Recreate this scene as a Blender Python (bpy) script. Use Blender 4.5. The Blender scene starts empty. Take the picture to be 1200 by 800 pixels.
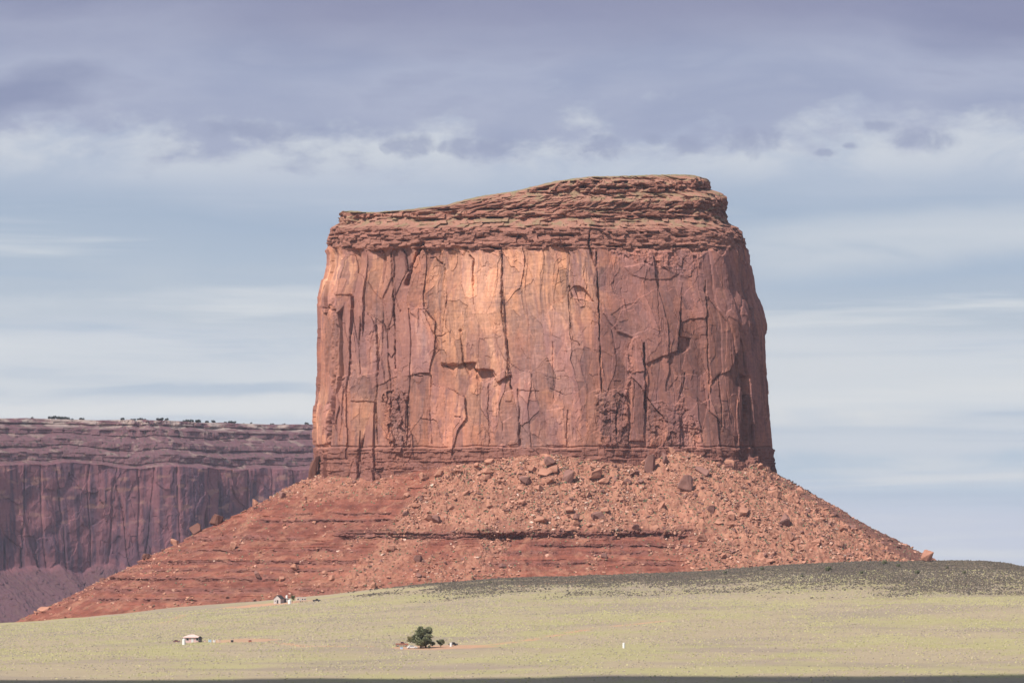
import bpy, bmesh, math, random
import numpy as np

# ------------------------------------------------------------------ camera, sky, sun, exposure
scene = bpy.context.scene
F = 4000.0            # focal length in pixels of the 1200 px wide photograph
HY = 665.0            # horizon row of the photograph
cam_d = bpy.data.cameras.new("camera")
cam_d.sensor_width = 36.0
cam_d.lens = 36.0 * F / 1200.0
cam_d.shift_y = (HY - 400.0) / 1200.0
cam_d.clip_start = 1.0
cam_d.clip_end = 60000.0
cam = bpy.data.objects.new("camera", cam_d)
cam.rotation_euler = (math.radians(90), 0, 0)
scene.collection.objects.link(cam)
scene.camera = cam

SUN_EL = 50.0
SUN_AZ = 44.0         # degrees left of straight behind the camera
SUN_DIR = np.array([-math.sin(math.radians(SUN_AZ)) * math.cos(math.radians(SUN_EL)),
                    -math.cos(math.radians(SUN_AZ)) * math.cos(math.radians(SUN_EL)),
                    math.sin(math.radians(SUN_EL))])
sun_d = bpy.data.lights.new("sun", 'SUN')
sun_d.energy = 4.6
sun_d.angle = math.radians(0.5)
sun_d.color = (1.0, 0.935, 0.865)
sun = bpy.data.objects.new("sun", sun_d)
sun.rotation_euler = (math.radians(90 - SUN_EL), 0, math.radians(-SUN_AZ))
sun.location = (-500, 500, 1500)
scene.collection.objects.link(sun)

scene.view_settings.view_transform = 'Standard'
scene.view_settings.look = 'None'
scene.view_settings.gamma = 1.0
scene.view_settings.exposure = 0.45
scene.view_settings.use_curve_mapping = False
try:
    scene.cycles.use_denoising = True
    scene.cycles.max_bounces = 5
    scene.cycles.volume_bounces = 0
    scene.cycles.diffuse_bounces = 2
except Exception:
    pass

W = bpy.data.worlds.new("World")
scene.world = W
W.use_nodes = True


class NT:
    """small helper to write node trees"""
    def __init__(self, tree):
        self.t = tree
        self.t.nodes.clear()

    def n(self, kind, **kw):
        nd = self.t.nodes.new(kind)
        for k, v in kw.items():
            setattr(nd, k, v)
        return nd

    def link(self, a, b):
        self.t.links.new(a, b)

    def put(self, sock, v):
        if hasattr(v, 'is_output'):
            self.link(v, sock)
        else:
            sock.default_value = v

    def math(self, op, a, b=0.0, c=0.0, clamp=False):
        nd = self.n('ShaderNodeMath', operation=op, use_clamp=clamp)
        self.put(nd.inputs[0], a)
        self.put(nd.inputs[1], b)
        self.put(nd.inputs[2], c)
        return nd.outputs[0]

    def smooth(self, v, a, b):
        nd = self.n('ShaderNodeMapRange', interpolation_type='SMOOTHSTEP')
        self.put(nd.inputs[0], v)
        self.put(nd.inputs[1], a)
        self.put(nd.inputs[2], b)
        return nd.outputs[0]

    def mix(self, f, a, b, mode='MIX'):
        nd = self.n('ShaderNodeMix', data_type='RGBA', blend_type=mode)
        self.put(nd.inputs[0], f)
        self.put(nd.inputs[6], a if hasattr(a, 'is_output') else (*a, 1.0))
        self.put(nd.inputs[7], b if hasattr(b, 'is_output') else (*b, 1.0))
        return nd.outputs[2]

    def ramp(self, v, stops):
        nd = self.n('ShaderNodeValToRGB')
        cr = nd.color_ramp
        while len(cr.elements) < len(stops):
            cr.elements.new(0.5)
        for e, (p, c) in zip(cr.elements, stops):
            e.position = p
            e.color = (*c, 1.0) if not isinstance(c, float) else (c, c, c, 1.0)
        self.put(nd.inputs[0], v)
        return nd.outputs[0]

    def noise(self, vec, scale, detail=4.0, rough=0.55, dist=0.0):
        nd = self.n('ShaderNodeTexNoise')
        self.put(nd.inputs['Vector'], vec)
        nd.inputs['Scale'].default_value = scale
        nd.inputs['Detail'].default_value = detail
        nd.inputs['Roughness'].default_value = rough
        nd.inputs['Distortion'].default_value = dist
        return nd.outputs[0]

    def xyz(self, x, y, z=0.0):
        nd = self.n('ShaderNodeCombineXYZ')
        self.put(nd.inputs[0], x)
        self.put(nd.inputs[1], y)
        self.put(nd.inputs[2], z)
        return nd.outputs[0]


def lin(r, g, b):
    f = lambda c: (c / 255 / 12.92) if c / 255 <= 0.04045 else ((c / 255 + 0.055) / 1.055) ** 2.4
    return (f(r), f(g), f(b))


SKY_STRENGTH = 0.10
SKY_GAIN = 1.0 / (SKY_STRENGTH * 2 ** scene.view_settings.exposure)


def build_world():
    q = NT(W.node_tree)
    sky = q.n('ShaderNodeTexSky', sky_type='NISHITA')
    sky.sun_disc = False
    sky.sun_elevation = math.radians(SUN_EL)
    sky.sun_rotation = math.radians(180 + SUN_AZ)
    sky.air_density = 1.0
    sky.dust_density = 1.2
    tc = q.n('ShaderNodeTexCoord')
    sep = q.n('ShaderNodeSeparateXYZ')
    q.link(tc.outputs['Generated'], sep.inputs[0])
    x, y, z = sep.outputs
    horiz = q.math('SQRT', q.math('ADD', q.math('MULTIPLY', x, x), q.math('MULTIPLY', y, y)))
    el = q.math('MULTIPLY', q.math('ARCTAN2', z, horiz), 4.0)       # elevation (quarter radians)
    az = q.math('MULTIPLY', q.math('ARCTAN2', x, y), 4.0)           # azimuth
    # soft layered veil: colour by elevation, its levels bent by broad noise
    n1 = q.noise(q.xyz(q.math('MULTIPLY', az, 1.6), q.math('MULTIPLY', el, 7.0), 3.0), 1.0, 3.0, 0.5)
    n2 = q.noise(q.xyz(q.math('MULTIPLY', az, 4.0), q.math('MULTIPLY', el, 16.0), 9.0), 1.0, 5.0, 0.55)
    bend = q.math('ADD', q.math('MULTIPLY', q.math('SUBTRACT', n1, 0.5), 0.16),
                  q.math('MULTIPLY', q.math('SUBTRACT', n2, 0.5), 0.03))
    tilt = q.math('MULTIPLY', az, 0.02)
    e2 = q.math('ADD', q.math('ADD', el, bend), tilt)
    C = lin
    col = q.ramp(q.math('DIVIDE', e2, 0.7), [
        (0.00, C(206, 211, 225)), (0.10, C(202, 208, 223)), (0.17, C(190, 204, 220)), (0.22, C(203, 210, 221)),
        (0.29, C(212, 217, 224)), (0.36, C(208, 213, 222)), (0.42, C(186, 196, 210)), (0.50, C(176, 189, 207)),
        (0.58, C(166, 181, 203)), (0.67, C(184, 193, 211)), (0.74, C(176, 184, 207)), (1.0, C(168, 176, 202))])
    # thin bright streaks low in the sky
    n3 = q.noise(q.xyz(q.math('MULTIPLY', az, 1.3), q.math('MULTIPLY', el, 22.0), 21.0), 1.0, 4.0, 0.6, 0.3)
    st = q.math('MULTIPLY', q.smooth(n3, 0.50, 0.72), q.math('SUBTRACT', 1.0, q.smooth(el, 0.30, 0.48)))
    col = q.mix(q.math('MULTIPLY', st, 0.9), col, C(222, 224, 227))
    st2 = q.math('MULTIPLY', q.smooth(n3, 0.50, 0.30), q.math('SUBTRACT', 1.0, q.smooth(el, 0.30, 0.48)))
    col = q.mix(q.math('MULTIPLY', st2, 0.6), col, C(168, 185, 208))
    # longer veils: (elevation, slope, half height, azimuth from, to, colour)
    n9 = q.math('SUBTRACT', q.noise(q.xyz(q.math('MULTIPLY', az, 3.0), q.math('MULTIPLY', el, 9.0), 33.0), 1.0, 5.0, 0.6, 0.4), 0.5)
    for e0, sl, hw, a0, a1, k, c in [(0.250, 0.02, 0.034, -1.4, -0.12, 0.75, C(214, 218, 224)), (0.188, 0.01, 0.014, -1.4, -0.1, 0.95, C(226, 227, 229)),
                                     (0.208, 0.0, 0.008, -1.4, -0.15, 0.7, C(176, 191, 211)), (0.325, 0.03, 0.012, -1.0, -0.1, 0.55, C(204, 210, 219)),
                                     (0.345, 0.07, 0.036, 0.2, 1.5, 0.75, C(206, 211, 219)), (0.245, -0.02, 0.035, 0.15, 1.5, 0.6, C(214, 217, 222)),
                                     (0.178, 0.0, 0.013, 0.2, 0.55, 0.9, C(226, 226, 226)), (0.125, 0.0, 0.014, 0.15, 1.2, 0.7, C(176, 195, 215))]:
        dd = q.math('SUBTRACT', el, q.math('ADD', e0, q.math('ADD', q.math('MULTIPLY', az, sl), q.math('MULTIPLY', n9, 0.045))))
        g = q.math('SUBTRACT', 1.0, q.smooth(q.math('ABSOLUTE', dd), hw * 0.25, hw * 1.3))
        g = q.math('MULTIPLY', g, q.math('MULTIPLY', q.smooth(az, a0, a0 + 0.15), q.math('SUBTRACT', 1.0, q.smooth(az, a1 - 0.15, a1))))
        g = q.math('MULTIPLY', g, q.smooth(n9, -0.22, 0.05))
        col = q.mix(q.math('MULTIPLY', g, k), col, c)
    # pale fringe below the cloud deck
    v = q.xyz(q.math('MULTIPLY', az, 5.0), q.math('MULTIPLY', el, 13.0), 1.0)
    n4 = q.noise(v, 1.0, 6.0, 0.6, 0.4)
    fr = q.math('MULTIPLY', q.smooth(el, 0.43, 0.49), q.smooth(n4, 0.34, 0.60))
    col = q.mix(q.math('MULTIPLY', fr, 0.95), col, C(208, 212, 220))
    # cloud deck with a ragged lower edge
    n5 = q.noise(q.xyz(q.math('MULTIPLY', az, 2.6), q.math('MULTIPLY', el, 3.2), 5.0), 1.0, 2.0, 0.5)
    n6 = q.noise(q.xyz(q.math('MULTIPLY', az, 9.0), q.math('MULTIPLY', el, 17.0), 7.0), 1.0, 6.0, 0.6)
    edge = q.math('ADD', el, q.math('ADD', q.math('MULTIPLY', q.math('SUBTRACT', n5, 0.5), 0.14),
                                    q.math('MULTIPLY', q.math('SUBTRACT', n6, 0.5), 0.22)))
    deck = q.smooth(edge, 0.480, 0.545)
    n7 = q.noise(q.xyz(q.math('MULTIPLY', az, 2.6), q.math('MULTIPLY', el, 8.0), 15.0), 1.0, 5.0, 0.5, 0.3)
    deckcol = q.ramp(q.math('ADD', q.math('MULTIPLY', n7, 0.7), q.math('MULTIPLY', el, 0.25)), [
        (0.30, C(180, 183, 204)), (0.42, C(156, 163, 191)), (0.52, C(170, 175, 199)), (0.64, C(140, 146, 177))])
    top = q.smooth(e2, 0.57, 0.69)
    deckcol = q.mix(q.math('MULTIPLY', top, 0.8), deckcol, C(134, 134, 166))
    col = q.mix(q.math('MULTIPLY', deck, 0.95), col, deckcol)
    # separate dark cloudlets under the deck: (azimuth, elevation, half width, half height)
    tot = None
    for px, py, a, b in [(478, 172, 36, 20), (565, 176, 58, 15), (712, 176, 40, 17), (802, 175, 30, 15), (768, 168, 20, 12),
                         (884, 172, 38, 24), (1085, 172, 44, 17), (1028, 154, 26, 8), (968, 183, 20, 6),
                         (300, 158, 90, 16), (996, 176, 12, 5)]:
        dx = q.math('DIVIDE', q.math('SUBTRACT', az, (px - 600) / 1000), a / 1000)
        dy = q.math('DIVIDE', q.math('SUBTRACT', el, (HY - py) / 1000), b / 1000)
        r = q.math('ADD', q.math('MULTIPLY', dx, dx), q.math('MULTIPLY', dy, dy))
        g = q.math('SUBTRACT', 1.0, r, clamp=True)
        tot = g if tot is None else q.math('MAXIMUM', tot, g)
    n8 = q.noise(q.xyz(q.math('MULTIPLY', az, 26.0), q.math('MULTIPLY', el, 34.0), 2.0), 1.0, 5.0, 0.6, 0.5)
    cl = q.smooth(q.math('ADD', tot, q.math('MULTIPLY', q.math('SUBTRACT', n8, 0.5), 3.2)), 0.05, 1.1)
    cl = q.math('MULTIPLY', cl, q.smooth(tot, 0.0, 0.15))
    col = q.mix(q.math('MULTIPLY', cl, 0.72), col, C(154, 160, 187))
    # scale to the sky's own units and let the clear sky show through
    gain = q.mix(1.0, col, (SKY_GAIN,) * 3, 'MULTIPLY')
    cover = q.ramp(el, [(0.0, 0.9), (0.75, 0.9), (1.0, 0.9)])
    hi = q.noise(tc.outputs['Generated'], 3.0, 5.0, 0.6)
    highcol = q.mix(q.math('MULTIPLY', q.smooth(hi, 0.45, 0.6), 0.5), sky.outputs[0], (5.0, 5.1, 5.4))
    out = q.mix(q.smooth(el, 0.72, 1.1), q.mix(0.92, sky.outputs[0], gain), highcol)
    bg = q.n('ShaderNodeBackground')
    bg.inputs[1].default_value = SKY_STRENGTH
    q.link(out, bg.inputs[0])
    wo = q.n('ShaderNodeOutputWorld')
    q.link(bg.outputs[0], wo.inputs[0])


build_world()

# ------------------------------------------------------------------ helpers
rng = np.random.default_rng(7)
random.seed(7)
COL = scene.collection


def tag(o, label=None, cat=None, group=None, kind=None):
    if label:
        o['label'] = label
    if cat:
        o['category'] = cat
    if group:
        o['group'] = group
    if kind:
        o['kind'] = kind
    return o


def empty(name, loc=(0, 0, 0), rz=0.0):
    o = bpy.data.objects.new(name, None)
    o.location = loc
    o.rotation_euler = (0, 0, rz)
    COL.objects.link(o)
    return o


def make_mesh(name, V, Fc, mat, col=None, smooth=False):
    V = np.ascontiguousarray(V, dtype=np.float32)
    Fc = np.ascontiguousarray(Fc, dtype=np.int32)
    k = Fc.shape[1]
    me = bpy.data.meshes.new(name)
    me.vertices.add(len(V))
    me.vertices.foreach_set('co', V.ravel())
    me.loops.add(Fc.size)
    me.loops.foreach_set('vertex_index', Fc.ravel())
    me.polygons.add(len(Fc))
    me.polygons.foreach_set('loop_start', np.arange(0, Fc.size, k, dtype=np.int32))
    me.polygons.foreach_set('use_smooth', np.full(len(Fc), smooth, dtype=bool))
    me.update(calc_edges=True)
    if col is not None:
        rgba = np.ones((len(V), 4), dtype=np.float32)
        rgba[:, :3] = col
        at = me.color_attributes.new('albedo', 'FLOAT_COLOR', 'POINT')
        at.data.foreach_set('color', rgba.ravel())
    me.materials.append(mat)
    return me


def mesh_obj(name, V, Fc, mat, parent=None, col=None, smooth=False):
    o = bpy.data.objects.new(name, make_mesh(name, V, Fc, mat, col, smooth))
    o.parent = parent
    COL.objects.link(o)
    return o


def grid_faces(rows, cols, wrap=False):
    r = np.arange(rows - 1)[:, None]
    c = np.arange(cols if wrap else cols - 1)[None, :]
    c2 = (c + 1) % cols
    a = r * cols + c
    b = r * cols + c2
    d = (r + 1) * cols + c
    e = (r + 1) * cols + c2
    return np.stack([a, b, e, d], -1).reshape(-1, 4)


def hashu(ix, iy, seed):
    h = (ix.astype(np.int64) * 374761393 + iy.astype(np.int64) * 668265263 + seed * 974634777) & 0xFFFFFFFF
    h = ((h ^ (h >> 13)) * 1274126177) & 0xFFFFFFFF
    h = ((h ^ (h >> 16)) * 2246822519) & 0xFFFFFFFF
    return (h ^ (h >> 15)) & 0xFFFFFFFF


def hashf(ix, iy, seed):
    return hashu(ix, iy, seed) / 4294967295.0


def perlin(x, y, seed=0):
    x, y = np.broadcast_arrays(np.asarray(x, float), np.asarray(y, float))
    ix = np.floor(x)
    iy = np.floor(y)
    fx = x - ix
    fy = y - iy
    u = fx * fx * fx * (fx * (fx * 6 - 15) + 10)
    v = fy * fy * fy * (fy * (fy * 6 - 15) + 10)

    def g(a, b):
        t = hashf(ix + a, iy + b, seed) * 2 * np.pi
        return np.cos(t) * (fx - a) + np.sin(t) * (fy - b)
    n0 = g(0, 0) * (1 - u) + g(1, 0) * u
    n1 = g(0, 1) * (1 - u) + g(1, 1) * u
    return (n0 * (1 - v) + n1 * v) * 1.5


def fbm(x, y, seed=0, octs=4, gain=0.5):
    a = 1.0
    s = 0.0
    t = 0.0
    for i in range(octs):
        s = s + a * perlin(x * 2 ** i, y * 2 ** i, seed + i * 17)
        t += a
        a *= gain
    return s / t


def voronoi(x, y, seed=0, jit=0.9):
    """nearest and second nearest distances, a hash and the offsets of the nearest cell"""
    x, y = np.broadcast_arrays(np.asarray(x, float), np.asarray(y, float))
    ix = np.floor(x)
    iy = np.floor(y)
    f1 = np.full(x.shape, 9.0)
    f2 = np.full(x.shape, 9.0)
    hid = np.zeros(x.shape)
    ox = np.zeros(x.shape)
    oy = np.zeros(x.shape)
    for a in (-1, 0, 1):
        for b in (-1, 0, 1):
            cx = ix + a
            cy = iy + b
            px = cx + 0.5 + (hashf(cx, cy, seed) - 0.5) * jit
            py = cy + 0.5 + (hashf(cx, cy, seed + 1) - 0.5) * jit
            d = np.hypot(x - px, y - py)
            m = d < f1
            f2 = np.where(m, f1, np.minimum(f2, d))
            hid = np.where(m, hashf(cx, cy, seed + 2), hid)
            ox = np.where(m, x - px, ox)
            oy = np.where(m, y - py, oy)
            f1 = np.where(m, d, f1)
    return f1, f2, hid, ox, oy


def sstep(x, a, b):
    t = np.clip((x - a) / (b - a), 0, 1)
    return t * t * (3 - 2 * t)


def in_poly(px, py, poly):
    r = np.zeros(px.shape, bool)
    n = len(poly)
    for i in range(n):
        x0, y0 = poly[i]
        x1, y1 = poly[(i + 1) % n]
        if y0 == y1:
            continue
        c = ((y0 > py) != (y1 > py)) & (px < (x1 - x0) * (py - y0) / (y1 - y0) + x0)
        r ^= c
    return r


def poly_dist(px, py, pts, closed=False):
    d = np.full(px.shape, 1e9)
    n = len(pts)
    for i in range(n if closed else n - 1):
        x0, y0 = pts[i]
        x1, y1 = pts[(i + 1) % n]
        vx, vy = x1 - x0, y1 - y0
        t = np.clip(((px - x0) * vx + (py - y0) * vy) / (vx * vx + vy * vy + 1e-9), 0, 1)
        d = np.minimum(d, np.hypot(px - x0 - t * vx, py - y0 - t * vy))
    return d


def ring(ctrl, n=6000):
    """closed smooth curve through rows of control values; first two columns are x, y"""
    c = np.array(ctrl, float)
    k = len(c)
    t = np.linspace(0, k, n, endpoint=False)
    i = np.floor(t).astype(int)
    f = (t - i)[:, None]
    p0, p1, p2, p3 = c[(i - 1) % k], c[i % k], c[(i + 1) % k], c[(i + 2) % k]
    return 0.5 * (2 * p1 + (p2 - p0) * f + (2 * p0 - 5 * p1 + 4 * p2 - p3) * f ** 2 + (3 * p1 - p0 - 3 * p2 + p3) * f ** 3)


def resample(C, step_fn):
    d = np.hypot(*(np.roll(C[:, :2], -1, 0) - C[:, :2]).T)
    s = np.concatenate([[0], np.cumsum(d)])
    dens = 1.0 / step_fn(C)
    q = np.concatenate([[0], np.cumsum(d * dens)])
    m = int(q[-1])
    qs = np.linspace(0, q[-1], m, endpoint=False)
    ss = np.interp(qs, q, s)
    Cc = np.vstack([C, C[:1]])
    out = np.stack([np.interp(ss, s, Cc[:, j]) for j in range(C.shape[1])], 1)
    T = np.roll(out[:, :2], -2, 0) - np.roll(out[:, :2], 2, 0)
    T /= np.linalg.norm(T, axis=1)[:, None]
    N = np.stack([T[:, 1], -T[:, 0]], 1)
    ctr = out[:, :2].mean(0)
    if np.mean(np.sum(N * (out[:, :2] - ctr), 1)) < 0:
        N = -N
    return out, N, ss


# ------------------------------------------------------------------ materials
def principled(name, col=(0.5, 0.5, 0.5), rough=0.85, var=0.0, scale=1.0, spec=0.15):
    m = bpy.data.materials.new(name)
    m.use_nodes = True
    q = NT(m.node_tree)
    b = q.n('ShaderNodeBsdfPrincipled')
    b.inputs['Roughness'].default_value = rough
    b.inputs['Specular IOR Level'].default_value = spec
    tc = q.n('ShaderNodeTexCoord')
    nz = q.noise(tc.outputs['Object'], scale, 4.0)
    f = q.math('ADD', 1.0 - var * 0.5, q.math('MULTIPLY', nz, var))
    c = q.mix(1.0, col, q.xyz(f, f, f), 'MULTIPLY')
    q.link(c, b.inputs['Base Color'])
    o = q.n('ShaderNodeOutputMaterial')
    q.link(b.outputs[0], o.inputs[0])
    return m


def rock_material(name, fine=0.5, streak=0.0, amount=0.35):
    """albedo from the strata attribute, broken up by grain and vertical weather streaks"""
    m = bpy.data.materials.new(name)
    m.use_nodes = True
    q = NT(m.node_tree)
    b = q.n('ShaderNodeBsdfPrincipled')
    b.inputs['Roughness'].default_value = 0.92
    b.inputs['Specular IOR Level'].default_value = 0.08
    at = q.n('ShaderNodeAttribute', attribute_name='albedo')
    tc = q.n('ShaderNodeTexCoord')
    n1 = q.noise(tc.outputs['Object'], fine, 5.0, 0.65)
    n2 = q.noise(tc.outputs['Object'], fine * 0.13, 4.0, 0.55)
    f = q.math('ADD', 1.0 - amount * 0.8, q.math('ADD', q.math('MULTIPLY', n1, amount), q.math('MULTIPLY', n2, amount * 0.6)))
    c = q.mix(1.0, at.outputs[0], q.xyz(f, f, f), 'MULTIPLY')
    if streak:
        mp = q.n('ShaderNodeMapping')
        mp.inputs['Scale'].default_value = (0.5, 0.5, 0.018)
        q.link(tc.outputs['Object'], mp.inputs[0])
        s = q.smooth(q.noise(mp.outputs[0], 1.0, 5.0, 0.65), 0.45, 0.75)
        c = q.mix(q.math('MULTIPLY', s, streak), c, (0.20, 0.115, 0.10))
    q.link(c, b.inputs['Base Color'])
    bp = q.n('ShaderNodeBump')
    bp.inputs['Strength'].default_value = 0.5
    bp.inputs['Distance'].default_value = 0.35
    q.link(n1, bp.inputs['Height'])
    q.link(bp.outputs[0], b.inputs['Normal'])
    o = q.n('ShaderNodeOutputMaterial')
    q.link(b.outputs[0], o.inputs[0])
    return m


M_CLIFF = rock_material('butte_sandstone', 0.55, 0.3, 0.4)
M_CAP = rock_material('caprock_beds', 0.8, 0.0, 0.5)
M_TALUS = rock_material('talus_soil', 0.9, 0.0, 0.5)
M_MESA = rock_material('mesa_sandstone', 0.25, 0.35, 0.4)
M_BOULDER = principled('boulder_sandstone', (0.37, 0.18, 0.122), 0.92, 0.7, 0.35, 0.08)
M_DARK_BOULDER = principled('varnished_boulder', (0.225, 0.115, 0.092), 0.88, 0.9, 0.4, 0.12)
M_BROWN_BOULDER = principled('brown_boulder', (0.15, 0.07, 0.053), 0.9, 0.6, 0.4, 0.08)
M_RUBBLE = rock_material('rubble_sandstone', 1.2, 0.0, 0.4)


# ------------------------------------------------------------------ the ground
CREST_PX = np.array([-200, 0, 100, 200, 300, 380, 440, 500, 600, 700, 830, 900, 1000, 1100, 1150, 1180, 1200, 1300])
CREST_PY = np.array([742, 730, 723, 712, 704, 697, 690, 684, 677, 674, 669, 663, 658.5, 656.5, 657, 660, 664, 676])
DC = 2230.0
CREST_X = (CREST_PX - 600) * DC / F
CREST_Z = (HY - CREST_PY) * DC / F


def ground_z(X, Y):
    X, Y = np.broadcast_arrays(np.asarray(X, float), np.asarray(Y, float))
    cz = np.interp(X, CREST_X, CREST_Z)
    cz = cz + 0.5 * fbm(X / 30, Y / 60, 31, 3) * 1.3
    t = np.clip((Y - 1200) / (DC - 1200), 0, 1)
    zn = -41.0
    z = zn + (cz - zn) * t ** 1.35
    back = sstep(Y, DC, DC + 520)
    z = np.where(Y > DC, cz + (-78 - cz) * back, z)
    # the open valley away from the butte
    away = sstep(np.abs(X), 700, 2500)
    z = z * (1 - away) + (-60 - 18 * back) * away
    near = sstep(Y, 1000, 1300) * (1 - sstep(Y, 2100, 2300))
    z = z + near * (1.0 * fbm(X / 110, Y / 140, 41, 3)) + 0.25 * fbm(X / 14, Y / 14, 42, 2) * near
    return z


def ground_hit(px, py, lo=1150.0, hi=2400.0):
    Y = np.linspace(lo, hi, 4000)
    X = (px - 600) * Y / F
    zr = (HY - py) * Y / F
    g = ground_z(X, Y)
    k = np.argmax(g >= zr) if np.any(g >= zr) else len(Y) - 1
    return np.array([X[k], Y[k], g[k]])


HOME_A = ground_hit(224, 752)      # pink house
HOME_B = ground_hit(330, 707)      # shed below the butte
HOME_C = ground_hit(500, 758)      # camp around the big tree


def build_ground():
    xs = np.concatenate([-np.geomspace(16000, 620, 26), np.arange(-600, 601, 3.0), np.geomspace(620, 16000, 26)])
    ys = np.concatenate([np.linspace(-1500, 1000, 12), np.linspace(1050, 1180, 10), np.arange(1185, 2420, 4.0),
                         np.arange(2430, 3000, 20), np.geomspace(3050, 16000, 30)])
    X, Y = np.meshgrid(xs, ys)
    Z = ground_z(X, Y)
    V = np.stack([X, Y, Z], -1).reshape(-1, 3)
    X, Y = V[:, 0], V[:, 1]
    n1 = fbm(X / 70, Y / 90, 51, 4)
    n2 = fbm(X / 22, Y / 40, 52, 4)
    soil = np.array([0.31, 0.25, 0.165])
    grass = np.array([0.31, 0.272, 0.142])
    grey = np.array([0.25, 0.20, 0.155])
    w = sstep(n1 + 0.5 * n2, -0.15, 0.3)[:, None]
    col = soil * (1 - w) + grass * w
    w2 = sstep(fbm(X / 130, Y / 60, 53, 4), 0.0, 0.35)[:, None] * 0.7
    col = col * (1 - w2) + grey * w2
    dk = dark_scrub(X, Y)[:, None]
    col = col * (1 - dk) + np.array([0.10, 0.073, 0.058]) * dk
    # bare orange earth round the homesteads and along the tracks
    for h, a, b, k in [(HOME_C + [8, 0, 0], 22, 22, 0.85), (HOME_B + [-8, 4, 0], 30, 26, 1.0), (HOME_A + [24, 2, 0], 18, 22, 0.7)]:
        r = ((X - h[0]) / a) ** 2 + ((Y - h[1]) / b) ** 2 + 0.9 * fbm(X / 9, Y / 14, 54, 3)
        m = (1 - sstep(r, 0.6, 1.15))[:, None] * k
        col = col * (1 - m) + np.array([0.42, 0.245, 0.155]) * m
    for line in TRACKS:
        d = poly_dist(X, Y, line)
        m = ((1 - sstep(d, 1.5, 4.0)) * sstep(fbm(X / 12, Y / 25, 55, 3), -0.25, 0.1))[:, None] * 0.75
        col = col * (1 - m) + np.array([0.44, 0.25, 0.15]) * m
    far = (sstep(Y, 2600, 3200) + sstep(np.abs(X), 700, 1200)).clip(0, 1)[:, None]
    col = col * (1 - far) + np.array([0.20, 0.13, 0.09]) * far
    m = rock_material('prairie_soil', 0.25, 0.0, 0.35)
    o = mesh_obj('ground', V, grid_faces(len(ys), len(xs)), m, None, col, True)
    tag(o, 'grassy desert plain of tan soil and olive scrub sloping up to the butte', 'ground', None, 'structure')


def dark_scrub(X, Y):
    n = fbm(X / 45, Y / 70, 61, 4)
    edge = 2085 - 165 * sstep(X, 100, 260) + 40 * sstep(-X, -20, 60)
    m = sstep(Y + 170 * n, edge - 130, edge + 130) * sstep(X + 60 * n, -95, -40)
    lanes = sstep(np.abs(fbm(X / 150, Y / 45, 62, 3)), 0.0, 0.07)
    return m * (0.45 + 0.5 * lanes)


def track(pts):
    return [tuple(ground_hit(px, py)[:2]) for px, py in pts]


TRACKS = [track([(192, 729), (206, 725), (214, 720), (240, 716), (285, 707)]),
          track([(300, 751), (360, 757), (440, 757)]),
          track([(560, 757), (600, 752), (700, 735), (800, 725)]),
          track([(520, 697), (600, 687), (680, 680), (740, 679)])]
build_ground()

# ------------------------------------------------------------------ the butte
BASE = [  # cliff foot x, y and talus foot x, y, z
    (20, 2650, 40, 2800, -60), (-80, 2620, -190, 2770, -60), (-132, 2560, -350, 2640, -60),
    (-142, 2500, -379, 2500, -52), (-131, 2462, -369, 2395, -48), (-100, 2444, -285, 2310, -34),
    (-60, 2431, -150, 2262, -26), (0, 2414, -10, 2246, -22), (56, 2401, 80, 2244, -18), (100, 2405, 165, 2254, -14),
    (148, 2414, 250, 2290, -9), (172, 2431, 296, 2360, -6), (185, 2465, 312, 2435, -2), (191, 2502, 316, 2520, -6),
    (180, 2570, 260, 2660, -40), (115, 2630, 160, 2770, -60)]

LEFT_T = np.array([(558, 368), (545, 369), (490, 371), (450, 375), (400, 376), (350, 376), (330, 380), (312, 384), (303, 384), (299, 384),
                   (290, 384), (278, 386), (268, 388), (265, 393), (263, 400), (258, 397), (248, 399), (244, 420), (230, 470), (200, 480)], float)[::-1]
RIGHT_T = np.array([(558, 910), (548, 907), (530, 905), (470, 900), (433, 896.5), (430, 896), (380, 893), (355, 886), (340, 881), (300, 876), (275, 870),
                    (268, 864), (263, 853), (256, 853), (250, 849), (247, 852), (235, 851), (230, 846), (226, 833), (212, 832), (207, 815), (200, 800)], float)[::-1]
TOP_T = np.array([(330, 249), (400, 247.5), (440, 249), (480, 246), (525, 240), (560, 231), (600, 225), (650, 213), (690, 207.5), (760, 205.5),
                  (800, 205), (815, 206), (832, 210), (900, 214)], float)
DF = 2420.0


def zpy(py, d=DF):
    return (HY - np.asarray(py, float)) * d / F


CAP = np.array([(292, 0.0), (289, -0.6), (270, 0.2), (266, 0.6), (264.5, 2.4), (257, 10.5), (255, 11.5), (254, 9.0), (247, 9.6), (246, 12.5),
                (244.5, 13.0), (243.5, 10.8), (236, 11.8), (234, 14.0), (227, 23.0), (226, 24.0), (225, 20.8), (214, 22.0), (212, 25.0), (206, 34.0), (200, 60.0)], float)

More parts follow.
